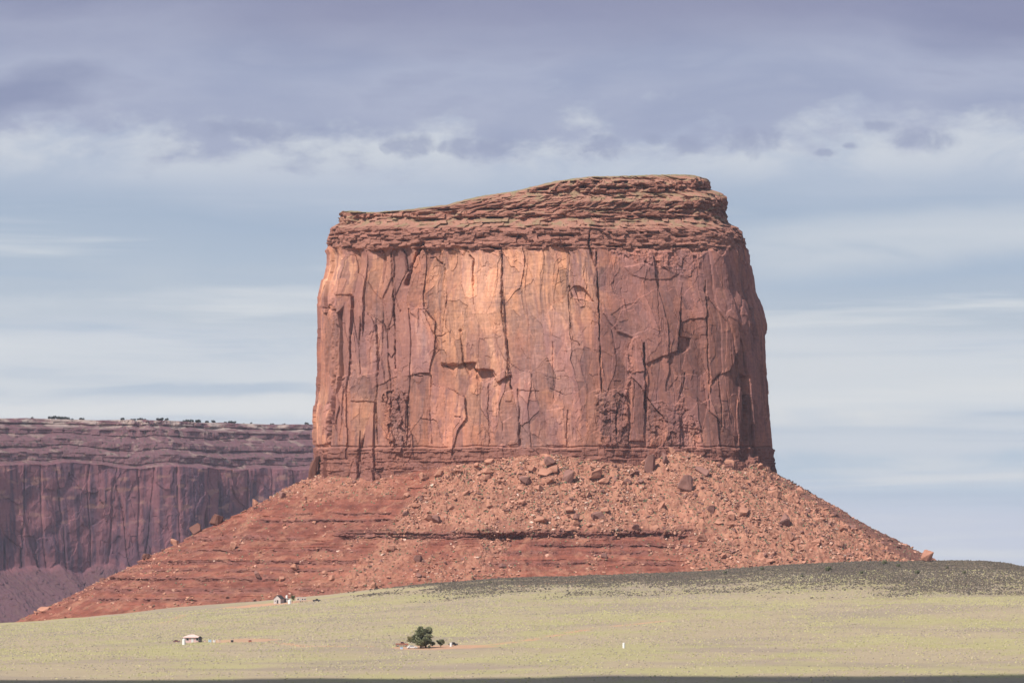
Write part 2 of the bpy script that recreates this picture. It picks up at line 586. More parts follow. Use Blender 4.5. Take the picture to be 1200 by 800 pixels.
CRACKS = [  # pixel polylines with depth and half width in metres
    ([(457, 295), (458, 320), (460, 350), (462, 380), (463, 432)], 4.0, 0.9),
    ([(494, 284), (487, 300), (480, 318), (476, 332)], 5.0, 2.0),
    ([(504, 302), (511, 302), (517, 309)], 3.0, 0.8),
    ([(550, 299), (554, 305), (555, 330), (557, 357)], 2.8, 0.9),
    ([(588, 298), (588, 330), (589, 365), (592, 385), (595, 410), (598, 440), (600, 456)], 3.6, 0.9),
    ([(608, 456), (609, 480), (609, 522)], 2.2, 1.0),
    ([(391, 441), (392, 470), (390, 500), (389, 521)], 3.0, 0.8),
    ([(411, 358), (412, 390), (412, 426)], 2.4, 0.8),
    ([(541, 388), (543, 410), (544, 428)], 2.4, 0.9),
    ([(699, 296), (700, 320), (702, 360), (703, 400), (704, 430), (705, 461)], 4.0, 0.8),
    ([(666, 335), (667, 355), (668, 378), (672, 400)], 2.0, 0.7),
    ([(670, 398), (675, 400), (679, 405)], 2.2, 0.7),
    ([(797, 366), (796, 390), (794, 411)], 2.2, 0.7),
    ([(754, 402), (755, 440), (757, 483)], 2.8, 0.8),
    ([(803, 437), (801, 452), (797, 465)], 2.0, 0.6),
    ([(723, 470), (722, 495), (723, 522)], 2.2, 0.7),
    ([(826, 330), (828, 370), (829, 413), (832, 450)], 2.2, 0.9),
    ([(856, 400), (857, 437)], 1.6, 0.7), ([(842, 440), (845, 470), (846, 500)], 1.8, 0.7),
    ([(477, 470), (478, 500), (476, 524)], 2.6, 0.8),
    ([(505, 440), (504, 480), (506, 520)], 1.4, 0.6),
    ([(692, 270), (690, 285), (694, 300), (699, 312)], 4.0, 1.4),
    ([(440, 380), (442, 420), (440, 470), (441, 520)], 2.0, 0.8),
    ([(521, 310), (524, 350), (521, 390)], 1.2, 0.7), ([(574, 440), (572, 480), (574, 520)], 1.2, 0.6),
    ([(665, 480), (664, 522)], 1.5, 0.6), ([(648, 400), (650, 470)], 0.8, 0.6), ([(770, 330), (772, 400)], 0.8, 0.5),
    ([(453, 414), (458, 419), (463, 412)], 2.0, 0.7), ([(493, 362), (497, 364), (502, 361)], 2.0, 0.6), ([(513, 393), (519, 394), (524, 392)], 2.0, 0.6),
    ([(640, 441), (655, 444)], 1.0, 0.5), ([(645, 455), (660, 462)], 1.0, 0.5), ([(640, 423), (646, 423)], 1.0, 0.5),
    ([(384, 361), (391, 365)], 3.0, 1.4), ([(395, 446), (403, 443)], 2.4, 1.0), ([(486, 439), (495, 441)], 1.8, 0.7), ([(535, 488), (541, 489)], 2.0, 0.8),
    ([(863, 300), (866, 340), (868, 400)], 1.8, 0.8), ([(872, 310), (878, 350), (882, 400)], 2.4, 1.0),
]
PLATES = [  # pixel polygons set proud (+) or back (-), metres
    ([(500, 300), (560, 300), (588, 312), (594, 400), (600, 440), (583, 448), (576, 434), (558, 433), (557, 426), (545, 425), (537, 428), (517, 428), (515, 400), (497, 364)], 3.4, 70),
    ([(543, 425), (560, 425), (558, 441), (551, 443)], -2.6), ([(557, 432), (579, 433), (583, 441), (569, 449), (560, 446)], -2.8), ([(517, 426), (538, 426), (531, 434)], -1.8),
    ([(374, 320), (390, 330), (391, 440), (388, 520), (370, 522), (374, 440)], 1.8),
    ([(393, 345), (411, 345), (411, 440), (393, 441)], -1.6),
    ([(411, 376), (414, 362), (421, 353), (430, 360), (440, 372), (442, 440), (438, 470), (411, 470)], 1.2),
    ([(446, 350), (461, 320), (463, 430), (453, 457), (446, 420)], -1.8),
    ([(459, 292), (491, 285), (485, 310), (478, 345), (470, 366), (462, 350)], -2.6),
    ([(703, 322), (760, 312), (800, 330), (797, 365), (794, 411), (775, 418), (757, 427), (742, 396), (723, 389), (707, 367)], 1.9, 60),
    ([(716, 369), (731, 358), (748, 354), (757, 365), (758, 386), (740, 393), (724, 386)], -0.6),
    ([(732, 313), (755, 308), (790, 312), (796, 320), (785, 327), (760, 328), (740, 323)], 1.0),
    ([(795, 394), (810, 396), (809, 408), (800, 414), (794, 412)], -2.8),
    ([(738, 405), (741, 396), (747, 394), (752, 402), (754, 430), (756, 480), (755, 517), (738, 517), (740, 450)], 2.2),
    ([(697, 463), (712, 458), (722, 455), (733, 460), (736, 480), (737, 524), (700, 524), (704, 480)], 1.8),
    ([(760, 471), (775, 470), (790, 478), (796, 490), (796, 524), (758, 524)], 1.6),
    ([(797, 500), (806, 484), (815, 488), (824, 504)], 1.0),
    ([(667, 339), (672, 335), (680, 335), (688, 342), (696, 354), (690, 352), (680, 349), (671, 349)], -3.6),
    ([(668, 349), (694, 353), (699, 400), (702, 455), (690, 461), (672, 404)], -0.8),
    ([(869, 438), (877, 441), (880, 540), (868, 541)], -4.5),
    ([(883, 350), (893, 350), (900, 430), (896, 440), (886, 430)], 0.8),
    ([(609, 457), (632, 458), (634, 522), (609, 522)], -0.9),
    ([(466, 450), (478, 462), (481, 520), (470, 530), (458, 490), (448, 465)], 1.0),
    ([(590, 495), (600, 488), (608, 495), (608, 520), (590, 522)], 1.0), ([(591, 460), (600, 457), (601, 470), (593, 471)], 0.8),
    ([(640, 480), (660, 478), (664, 522), (640, 522)], 0.8),
]
ROUGH = [([(444, 462), (460, 448), (478, 455), (484, 530), (462, 540), (450, 510)], 1.0), ([(695, 455), (738, 452), (740, 524), (698, 524)], 0.8),
         ([(757, 468), (800, 470), (826, 500), (826, 526), (757, 526)], 0.7), ([(700, 290), (830, 290), (812, 330), (780, 318), (730, 305)], 0.7),
         ([(733, 400), (742, 395), (742, 460), (733, 470)], 0.9), ([(480, 290), (520, 290), (520, 330), (480, 340)], 0.2)]


def build_butte():
    root = empty('butte', (0, 2480, 0))
    tag(root, 'massive flat topped red sandstone butte on a rubble slope', 'butte', None, 'structure')
    C = ring(BASE)
    step = lambda c: np.where((c[:, 1] < 2530), 0.42, 5.0)
    P, N, S = resample(C, step)
    cols = len(P)
    z_wall = np.arange(48.0, zpy(292), 0.45)
    z_cap = np.arange(zpy(292), zpy(200), 0.28)
    zs = np.concatenate([z_wall, z_cap])
    rows = len(zs)
    X0, Y0 = P[:, 0], P[:, 1]
    xl0, xr0 = X0.min(), X0.max()
    pyr = HY - zs * F / DF
    xl = (np.interp(pyr, LEFT_T[:, 0], LEFT_T[:, 1] + 4.0 * (LEFT_T[:, 0] > 295)) - 600) * 2492 / F
    xr = (np.interp(pyr, RIGHT_T[:, 0], RIGHT_T[:, 1]) - 600) * 2492 / F
    frac = (X0 - xl0) / (xr0 - xl0)
    X = xl[:, None] + frac[None, :] * (xr - xl)[:, None]
    tilt_in = np.interp(zs, [60, 230, zpy(266), zpy(255), zpy(235), zpy(226), zpy(206)], [0, 9.0, 10.0, 19.5, 23.5, 31.5, 41])
    Z = zs[:, None] * (np.clip(Y0, 0, 2490)[None, :] + tilt_in[:, None]) / DF
    ZR = np.repeat(zs[:, None], cols, 1)
    SS = np.repeat(S[None, :], rows, 0)
    nx, ny = N[None, :, 0], N[None, :, 1]
    batter = 9.0 * np.clip((zs - 60) / 170, 0, 1.3)[:, None]
    wob = 1.5 * fbm(S / 45.0, np.zeros_like(S), 71, 3)[None, :] * sstep(ZR, 205, 235)
    bend = 1.8 * fbm(SS / 19, Z / 30, 72, 3) * sstep(ZR, 222, 236)
    capin = np.interp((ZR + wob + bend).ravel(), zpy(CAP[::-1][::-1, 0]), CAP[:, 1]).reshape(Z.shape)
    rag = 4.5 * fbm(SS / 16, ZR / 30, 181, 4) + 2.0 * (hashf(np.floor(SS / 5.5), SS * 0, 182) - 0.5)
    capm = sstep(ZR + rag, zpy(294), zpy(290))
    plain = np.interp(ZR, [zpy(292), zpy(266), zpy(255), zpy(235), zpy(226), zpy(206), zpy(200)], [0, 1.0, 10.5, 14.5, 22.5, 32, 60])
    top0 = np.interp(X, (TOP_T[:, 0] - 600) * 2475 / F, zpy(TOP_T[:, 1], 1.0)) * np.clip(Y0[None, :] + 9 + plain, 0, 2490)
    over_top = sstep(Z - top0, -0.9, 0.4)
    keepl = sstep(fbm(SS / 24, Z / 7, 197, 3), -0.3, 0.05)
    capin = plain + (capin - plain) * (1 - (1 - keepl) * sstep(ZR, zpy(268), zpy(262)))
    capin = capin * (1 - over_top) + np.maximum(plain, 2.2 * (Z - top0) + plain) * over_top
    # side faces take their steps from the silhouette tables
    Y = Y0[None, :] - ny * (batter + capin * 0.95)
    X = X - nx * np.abs(ny) * capin * 0.6
    px = 600 + F * X / Y
    py = HY - F * Z / Y
    front = (Y < 2545)
    warp_x = px + 1.6 * fbm(SS / 6, Z / 6, 81, 3) + 0.3 * perlin(SS / 1.6, Z / 1.6, 82)
    warp_y = py + 1.6 * fbm(SS / 6, Z / 6, 83, 3) + 0.3 * perlin(SS / 1.6, Z / 1.6, 84)

    d = np.zeros_like(Z)
    wall = (1 - capm)
    # broad buttresses and bays
    d += wall * 3.2 * fbm(SS / 46, Z / 190, 91, 3)
    # joint bounded columns
    leftness = 0.22 + 1.0 * (1 - sstep(px, 440, 520)) + 0.45 * sstep(px, 800, 840)
    sw = SS + 2.5 * fbm(SS / 14, Z / 60, 92, 3)
    f1, f2, hid, ox, oy = voronoi(sw / 13.0, Z / 95.0 + 0.2 * hashf(np.floor(sw / 13), np.floor(sw * 0), 3), 93)
    hid_col = hid.copy()
    d += wall * leftness * ((hid - 0.5) * 1.8 + ox * (hid - 0.5) * 9.0)
    d -= wall * leftness * 1.3 * np.exp(-((f2 - f1) / 0.035) ** 2) * sstep(fbm(SS / 30, Z / 22, 190, 3), -0.05, 0.3)
    # spalled slabs, three sizes
    wx = SS + 2.6 * fbm(SS / 15, Z / 22, 94, 2) + 0.25 * fbm(SS / 2, Z / 2, 198, 2)
    wz = Z + 4.5 * fbm(SS / 15, Z / 18, 95, 3)
    f1, f2, hid, ox, oy = voronoi(wx / 17, wz / 36, 96)
    slabm = 0.35 + 0.65 * sstep(fbm(SS / 28, Z / 40, 191, 3), -0.1, 0.3)
    in_mid = sstep(px, 520, 560) * (1 - sstep(px, 600, 640)) * sstep(py, 420, 400)
    slab_a = hid.copy()
    g1, g2, slab_c, gx, gy = voronoi((SS + 5 * fbm(SS / 24, Z / 40, 171, 2)) / 30, (Z + 9 * fbm(SS / 26, Z / 30, 172, 2)) / 62 + 5, 173)
    d += wall * (1 - 0.5 * in_mid) * ((slab_c - 0.5) * 2.6 + gx * (slab_c - 0.5) * 4.0 + gy * 1.2)
    d += wall * slabm * ((hid - 0.5) * 1.4 + 1.1 * oy * (hid - 0.45) + 1.2 * ox * (hid - 0.5))
    f1, f2, hid, ox, oy = voronoi(wx / 7, wz / 15 + 7, 97)
    slab_b = hid.copy()
    d += wall * slabm * np.where(hid > 0.5, (hid - 0.5) * 1.8, 0.0)
    f1, f2, hid, ox, oy = voronoi(wx / 2.8, wz / 4.2 + 3, 98)
    patch = sstep(fbm(SS / 20, Z / 30, 99, 3), -0.05, 0.35)
    d += wall * patch * (hid - 0.5) * 0.55
    # flutes and roughness
    d += wall * 0.2 * fbm(SS / 2.6, Z / 30, 101, 4) * (0.25 + 0.75 * sstep(fbm(SS / 25, Z / 35, 193, 3), -0.1, 0.3))
    d += 0.16 * fbm(SS / 3, Z / 3, 102, 4)
    for poly, k in ROUGH:
        m = in_poly(warp_x, warp_y, poly) & front
        if m.any():
            g = np.minimum(1, poly_dist(warp_x[m], warp_y[m], poly, True) / 4.0)
            f1, f2, hid, ox, oy = voronoi(wx[m] / 3.2, wz[m] / 4.5, 103)
            d[m] += g * k * ((hid - 0.5) * 2.8 + 0.8 * fbm(SS[m] / 2, Z[m] / 2, 104, 3))
    for poly, off, *drop in PLATES:
        bx = np.array(poly)
        m = front & (warp_x > bx[:, 0].min() - 4) & (warp_x < bx[:, 0].max() + 4) & (warp_y > bx[:, 1].min() - 4) & (warp_y < bx[:, 1].max() + 4)
        ins = in_poly(warp_x[m], warp_y[m], poly)
        e = poly_dist(warp_x[m], warp_y[m], poly, True)
        sd = np.where(ins, e, -e)
        if drop:                    # dies out upwards
            off = off * sstep(warp_y[m], bx[:, 1].min() + 2, bx[:, 1].min() + drop[0])
        d[m] += off * sstep(sd, -0.7, 0.9) * (0.75 + 0.25 * np.clip(e / 12, 0, 1))
    for pts, dep, wid in CRACKS:
        bx = np.array(pts)
        m = front & (warp_x > bx[:, 0].min() - 12) & (warp_x < bx[:, 0].max() + 12) & (warp_y > bx[:, 1].min() - 12) & (warp_y < bx[:, 1].max() + 12)
        e = poly_dist(warp_x[m], warp_y[m], pts) * 0.6
        thin = 0.4 + 0.9 * np.abs(perlin(SS[m] / 9, Z[m] / 9, 105))
        d[m] -= dep * np.exp(-(e / (0.85 * wid * thin)) ** 2) * (0.35 + 0.65 * sstep(fbm(SS[m] / 12, Z[m] / 16, 106, 3), -0.3, 0.1))
    # thin bedded foot of the cliff
    fpy = py + 2.6 * fbm(SS / 28, Z * 0, 192, 3)
    foot = sstep(fpy, 522, 526)
    zb = Z + 0.8 * fbm(SS / 40, Z * 0, 111, 2)
    zb = zb + 0.5 * fbm(SS / 7, Z / 5, 194, 3)
    bed = np.floor(zb / 1.7 + 0.55 * np.sin(zb * 0.9))
    joint = np.floor(SS / (3.5 + 3 * hashf(bed, bed * 0, 112)) + 10 * hashf(bed, bed * 0, 113))
    d += foot * (0.7 + (hashf(bed, bed * 0, 114) - 0.5) * 1.3 * sstep(fbm(SS / 20, bed * 2.7, 195, 2), -0.5, 0.1) + (hashf(bed, joint, 115) - 0.5) * 0.9 + 1.3 * fbm(SS / 9, Z / 7, 196, 4))
    d -= 1.2 * np.exp(-((fpy - 523.5) / 0.9) ** 2) * sstep(fbm(SS / 25, Z * 0, 116, 2), -0.5, -0.1)
    # beds of the cap: ledges with joints, undercuts and loose blocks
    zc = Z + wob + 0.7 * fbm(SS / 22, Z / 6, 117, 3)
    bed = np.floor(zc / 2.1 + 0.5 * np.sin(zc * 0.55))
    hb = hashf(bed, bed * 0, 121)
    joint = np.floor((SS + 1.5 * fbm(SS / 5, Z / 3, 118, 2)) / (3 + 6 * hashf(bed, bed * 0, 122)) + 9 * hb)
    cluster = sstep(fbm(SS / 26 + 7 * hb, bed * 3.3, 123, 2), -0.35, 0.25)
    d += capm * ((hb - 0.5) * 2.2 * cluster + (hashf(bed, joint, 124) - 0.5) * 2.8)
    d += capm * (1.3 * fbm(SS / 6, Z / 3, 125, 4) + 1.6 * fbm(SS / 20, Z / 9, 126, 3))
    under = np.abs((zc % 7.3) - 1.0)
    d -= capm * 3.4 * np.exp(-(under / 0.75) ** 2) * sstep(fbm(SS / 18, np.floor(zc / 7.3) * 5.1, 127, 2), -0.05, 0.25)
    # soften where the sheet turns away so silhouettes stay where they belong
    d *= 1 - over_top
    X = X + nx * d
    Y = Y + ny * d

    # plateau: everything above the skyline collapses onto it
    top = np.interp(X, (TOP_T[:, 0] - 600) * 2475 / F, zpy(TOP_T[:, 1], 1.0)) * np.clip(Y, 0, 2490) + 0.9 * fbm(X / 6, Y / 7, 131, 4) + 0.6 * fbm(X / 23, Y / 23, 132, 2)
    Zc = np.minimum(Z, top + 0.01 * (Z - top))

    # ---- albedo
    orange = np.array([0.53, 0.265, 0.165])
    pink = np.array([0.385, 0.17, 0.115])
    mauve = np.array([0.215, 0.097, 0.078])
    dark = np.array([0.15, 0.088, 0.082])
    grey = np.array([0.26, 0.15, 0.135])
    n1 = fbm(SS / 18, Z / 34, 141, 4)
    n2 = fbm(SS / 5, Z / 22, 142, 4)
    n3 = fbm(SS / 12, Z / 4.5, 143, 4)
    col = np.repeat(np.repeat(pink[None, None, :], rows, 0), cols, 1)

    def over(m, c):
        nonlocal col
        col = col * (1 - m[..., None]) + c * m[..., None]

    def blob(cx, cy, rx, ry, soft=0.5, nz=0.7):
        r = np.hypot((warp_x - cx) / rx, (warp_y - cy) / ry) + nz * n1 + 0.2 * n2
        return (1 - sstep(r, 1 - soft, 1 + soft)) * front
    over(np.maximum.reduce([blob(560, 355, 52, 70), blob(640, 340, 65, 55), blob(393, 318, 22, 28), blob(625, 310, 70, 26), blob(575, 415, 28, 32)]), orange)
    over(np.maximum.reduce([0.6 * blob(440, 315, 30, 25), 0.7 * blob(430, 490, 16, 34), 0.8 * blob(380, 490, 8, 34), 0.6 * blob(720, 465, 26, 12), 0.5 * blob(800, 512, 30, 12), 0.5 * blob(560, 470, 30, 30)]), orange)
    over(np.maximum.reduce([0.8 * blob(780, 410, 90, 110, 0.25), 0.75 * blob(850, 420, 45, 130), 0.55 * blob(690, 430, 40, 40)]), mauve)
    over(0.6 * np.maximum.reduce([blob(427, 410, 24, 55), blob(402, 400, 12, 50), blob(640, 420, 45, 60), blob(630, 500, 40, 40), blob(485, 410, 24, 40)]), grey)
    over(np.maximum.reduce([0.8 * blob(470, 320, 11, 38), 0.75 * blob(718, 328, 20, 18, 0.12, 0.1), 0.75 * blob(765, 317, 34, 9, 0.15, 0.15), 0.6 * blob(735, 378, 24, 20, 0.15, 0.15),
                            0.6 * blob(455, 390, 9, 40), 0.6 * blob(470, 490, 10, 40), 0.45 * blob(712, 500, 10, 20)]), dark)
    # water and varnish streaks run down from the rim
    st = sstep(fbm(SS / 3.2, Z / 120, 144, 4), 0.12, 0.45) * sstep(fbm(SS / 30, Z / 60, 145, 2), -0.1, 0.35)
    over(0.65 * st * wall, dark * 1.2)
    st = sstep(fbm(SS / 7, Z / 160, 147, 3), 0.1, 0.4) * sstep(fbm(SS / 50, Z / 50, 148, 2), -0.2, 0.2)
    over(0.5 * st * wall, grey)
    st = sstep(fbm(SS / 4, Z / 60, 149, 3), 0.15, 0.45)
    over(0.4 * st * wall, pink * 1.2)
    lt = sstep(n3, 0.15, 0.5) * sstep(n1, -0.2, 0.3)
    over(0.35 * lt * wall, orange)
    hz = sstep(fbm(SS / 40, Z / 2.6, 146, 4), 0.18, 0.45)
    over(0.35 * hz * wall * blob(620, 370, 80, 60), grey * 0.85)
    pv = sstep(fbm(SS / 9 + 0.3 * slab_a, Z / 30, 165, 4) + 0.5 * (slab_a - 0.5) + 0.35 * fbm(SS / 40, Z / 60, 166, 2) + 0.35 * (slab_c - 0.5), 0.06, 0.13)
    over(0.62 * pv * wall * (1 - 0.75 * blob(590, 350, 70, 62)), mauve * np.array([1.05, 1.1, 1.2]))
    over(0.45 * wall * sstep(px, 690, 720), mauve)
    # each slab weathered to its own tone, then mottling and fine drip lines
    tone = 1 + wall * (0.30 * (slab_c - 0.5) + 0.38 * (slab_a - 0.5) + 0.30 * (slab_b - 0.5) + 0.26 * fbm(SS / 1.7, Z / 3.2, 161, 3)
                       + 0.16 * fbm(SS / 1.3, Z / 26, 162, 3) + 0.22 * fbm(SS / 11, Z / 1.3, 163, 3))
    warm = wall * np.clip(0.5 * (slab_b - 0.62) + 0.5 * fbm(SS / 6, Z / 14, 164, 3), -0.3, 0.3)
    col = col * np.stack([tone * (1 + 0.15 * warm), tone, tone * (1 - 0.25 * warm)], -1)
    # foot beds and cap beds
    over(foot * 0.8, np.array([0.195, 0.085, 0.065]))
    bedtone = hashf(bed, bed * 0, 151)
    capcol = np.array([0.255, 0.115, 0.082])[None, None, :] * (0.72 + 0.55 * bedtone[..., None])
    m = capm[..., None]
    col = col * (1 - m) + capcol * m
    coltint = hid_col * (1 - sstep(px, 470, 540)) * front * wall
    over(0.55 * sstep(coltint, 0.45, 0.7), mauve * 1.12)
    brow = capm * (1 - sstep(ZR, zpy(268), zpy(264)))
    over(brow * 0.55, np.array([0.26, 0.125, 0.095]))
    slope = np.gradient(capin, axis=0) > 0.16
    sl = slope * capm
    over(sl * 0.75, np.array([0.30, 0.155, 0.11]))
    grassy = sl * sstep(fbm(SS / 9, Z / 5, 152, 4), -0.1, 0.3)
    over(grassy * 0.55, np.array([0.185, 0.165, 0.09]))
    flat = sstep(Z - top, -1.2, 0.2) * capm
    over(flat * sstep(fbm(X / 6, Y / 6, 153, 3), -0.45, 0.1) * 0.8, np.array([0.18, 0.175, 0.095]))
    col = col.clip(0.02, 0.7)

    V = np.stack([X, Y, Zc], -1)
    kw = len(z_wall) + 1
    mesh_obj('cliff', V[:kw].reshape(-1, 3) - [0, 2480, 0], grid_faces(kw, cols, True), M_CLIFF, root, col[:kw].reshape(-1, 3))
    # cap plus plateau closing to the centre
    ks = np.linspace(1, 0.02, 40)[1:]
    edge = V[-1]
    ctr = np.array([20.0, 2520.0])
    tops = []
    for k in ks:
        xy = ctr + (edge[:, :2] - ctr) * k
        t = np.interp(xy[:, 0], (TOP_T[:, 0] - 600) * 2475 / F, zpy(TOP_T[:, 1], 1.0)) * np.clip(xy[:, 1], 0, 2490) + 0.45 * fbm(xy[:, 0] / 7, xy[:, 1] / 7, 131, 4)
        tops.append(np.column_stack([xy, t]))
    Vc = np.concatenate([V[kw - 1:], np.array(tops)])
    gcol = np.array([0.215, 0.195, 0.11])
    cc = np.concatenate([col[kw - 1:], np.broadcast_to(gcol, (len(ks), cols, 3))])
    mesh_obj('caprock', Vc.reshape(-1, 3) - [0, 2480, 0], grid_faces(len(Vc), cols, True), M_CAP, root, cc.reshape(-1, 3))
    return root


TALUS_TOP = np.array([(368, 556), (400, 558), (440, 561), (470, 556), (500, 549), (540, 544), (570, 541), (600, 535), (640, 531), (680, 537), (715, 542),
                      (745, 545), (770, 536), (790, 527), (810, 531), (840, 542), (862, 550), (875, 546), (884, 542), (895, 549), (910, 556)], float)


def build_talus(root):
    C = ring(BASE)
    P, N, S = resample(C, lambda c: np.where(c[:, 1] < 2530, 0.5, 5.0))
    cols = len(P)
    px0 = 600 + F * P[:, 0] / P[:, 1]
    ztop = np.interp(px0, TALUS_TOP[:, 0], (HY - TALUS_TOP[:, 1])) * np.clip(P[:, 1], 0, 2490) / F
    back = sstep(P[:, 1], 2495, 2530)
    ztop = ztop * (1 - back) + 68 * back
    ws = np.concatenate([[-0.06, -0.03], np.linspace(0, 1.06, 330)])
    Wv = ws[:, None]
    x0, y0, x1, y1, z1 = P.T
    X = x0 + (x1 - x0) * Wv
    Y = y0 + (y1 - y0) * Wv
    prof = np.clip(ws, 0, 2)
    conc = (0.96 * prof + 0.04 * (1 - (1 - np.clip(prof, 0, 1)) ** 2.4))
    Z = ztop[None, :] + (z1 - ztop)[None, :] * conc[:, None]
    SS = np.repeat(S[None, :], len(ws), 0)
    dirx = x1 - x0
    diry = y1 - y0
    dl = np.hypot(dirx, diry)
    ux, uy = dirx / dl, diry / dl
    lat = X * 1.0
    # gullies, fans and rough debris
    fade = sstep(ws, 0.0, 0.08)[:, None]
    ang = SS + 30 * Wv * perlin(SS / 60, Wv * 2, 200)
    Z = Z + fade * (3.2 * fbm(ang / 38, Wv * 1.5, 201, 3) + 1.2 * fbm(lat / 11, Y / 11, 202, 3))
    px = 600 + F * X / Y
    py = HY - F * Z / Y
    # right margin: shade of the slope turning away, put into the soil colour
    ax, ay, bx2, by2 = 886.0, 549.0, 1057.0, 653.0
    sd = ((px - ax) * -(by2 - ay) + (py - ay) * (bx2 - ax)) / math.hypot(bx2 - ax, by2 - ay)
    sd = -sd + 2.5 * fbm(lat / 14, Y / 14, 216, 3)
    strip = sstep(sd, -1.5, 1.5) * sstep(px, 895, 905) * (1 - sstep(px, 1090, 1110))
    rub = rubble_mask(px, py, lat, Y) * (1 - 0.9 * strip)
    Z = Z + fade * (0.5 + 0.5 * rub) * (1.2 * fbm(lat / 4, Y / 4, 203, 4)) + fade * 1.7 * fbm(ang / 7, Wv * 4, 224, 4)
    f1, f2, hid, _, _ = voronoi(lat / 2.6, Y / 2.6, 204)
    Z = Z + fade * (0.15 + 0.85 * rub) * (np.clip(0.5 - f1, 0, 1) * hid * 3.4)
    f1, f2, hid2, ox2, _ = voronoi(lat / 6.5 + 0.5 * perlin(lat / 4, Y / 4, 225), Y / 6.5, 226)
    Z = Z + fade * (0.1 + 0.9 * rub) * np.where(hid2 > 0.62, np.clip(0.48 - f1, 0, 0.3) * 7.0 + ox2 * 1.5, 0)
    # resistant beds stand out of the slope as ledges
    out = np.zeros_like(Z)
    ledge = np.zeros_like(Z)
    zz = Z + 1.8 * fbm(lat / 34, Y / 34, 205, 3) + 0.5 * fbm(lat / 6, Y / 6, 215, 2)
    for k, (ly, H, x_0, x_1) in enumerate([(600, 1.8, 330, 520), (609, 2.6, 300, 470), (613, 1.6, 560, 650), (627, 5.6, 400, 600), (626, 6.6, 560, 815), (622, 2.0, 395, 560), (629, 3.4, 190, 420),
                                           (640, 2.2, 620, 840), (644, 2.0, 120, 420), (648, 2.0, 560, 760), (659, 3.0, 90, 420), (669, 2.0, 60, 400),
                                           (678, 2.8, 40, 330), (691, 2.6, 20, 430), (702, 2.0, 20, 260), (661, 1.8, 560, 800)]):
        z_k = (HY - ly) * 2330 / F
        h = zz - z_k
        act = sstep(px, x_0 - 12, x_0 + 12) * (1 - sstep(px, x_1 - 20, x_1 + 20))
        big = k in (3, 4)
        gaps = sstep(fbm(lat / 24, Y * 0 + k * 7.7, 206, 4), -0.42, -0.05)
        act = act * (np.maximum(gaps, 0.7) if big else gaps) * (1 - 0.75 * rub * (not big))
        hh = H * (0.75 + 0.6 * fbm(lat / 12, Y * 0 + k * 3.1, 219, 3))
        e = 0.5 * hh
        core = np.clip(h, -e, e) * 1.85
        shape = np.where(h > e, core * np.exp(-(h - e) / (1.4 * H)), np.where(h < -e, core * np.exp((h + e) / (1.2 * H)), core))
        jt = np.floor(lat / 2.7 + 3 * perlin(lat / 5, Y / 5 + k, 207))
        sub = np.floor(h / 1.3)
        inside = np.exp(-np.clip(np.abs(h) - e, 0, 9) / 0.8)
        out += act * (shape + inside * ((hashf(jt, sub + 31 * k, 208) - 0.5) * 1.3 + (hashf(sub, sub * 0 + k, 221) - 0.5) * 1.5))
        ledge = np.maximum(ledge, act * inside * (1.0 if big else 0.85))
    # thin beds everywhere in the red soil
    bed = np.floor(zz / 1.5 + 0.5 * np.sin(zz * 0.8))
    out += (1 - rub) * fade * (hashf(bed, bed * 0, 209) - 0.5) * 1.7 * sstep(fbm(lat / 18, zz / 4, 210, 3), -0.35, 0.1)
    out += (1 - rub) * fade * 0.9 * fbm(lat / 5, zz / 3, 218, 4)
    X = X + ux[None, :] * out
    Y = Y + uy[None, :] * out
    red = np.array([0.25, 0.085, 0.056])
    red2 = np.array([0.175, 0.06, 0.043])
    scree = np.array([0.335, 0.165, 0.11])
    n1 = fbm(lat / 14, Y / 14, 211, 4)
    n2 = fbm(lat / 3.5, Y / 3.5, 212, 4)
    bt = hashf(np.floor(zz / 2.6), bed * 0, 213)[..., None]
    col = red * (1 - bt) + red2 * bt
    col = col * (0.85 + 0.5 * fbm(lat / 9, zz / 2.2, 227, 3) + 0.3 * fbm(lat / 1.6, Y / 1.6, 228, 3))[..., None]
    scree = scree * (0.75 + 0.5 * hid2[..., None])
    m = (rub * (0.45 + 0.55 * sstep(n2, -0.3, 0.3)))[..., None]
    col = col * (1 - m) + scree * m
    m = (sstep(n1 + 0.6 * n2, 0.0, 0.45) * 0.55)[..., None]
    col = col * (1 - m) + np.array([0.31, 0.15, 0.095]) * m
    m = (0.65 * ledge)[..., None]
    col = col * (1 - m) + np.array([0.15, 0.07, 0.06]) * (0.7 + 0.8 * hashf(np.floor(zz / 1.3), zz * 0, 222))[..., None] * m
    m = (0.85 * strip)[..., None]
    col = col * (1 - m) + np.array([0.165, 0.08, 0.06]) * m  # darker brown painted in for the shade on the right margin
    m = (sstep(fbm(lat / 2.2, Y / 2.2, 214, 3), 0.25, 0.5) * 0.35 * rub)[..., None]
    col = col * (1 - m) + np.array([0.20, 0.19, 0.11]) * m
    V = np.stack([X, Y, Z], -1)
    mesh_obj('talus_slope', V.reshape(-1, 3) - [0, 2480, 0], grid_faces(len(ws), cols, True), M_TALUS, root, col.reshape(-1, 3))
    use = (Y < 2530) & (Wv > 0.0)
    return V[use], rub[use]


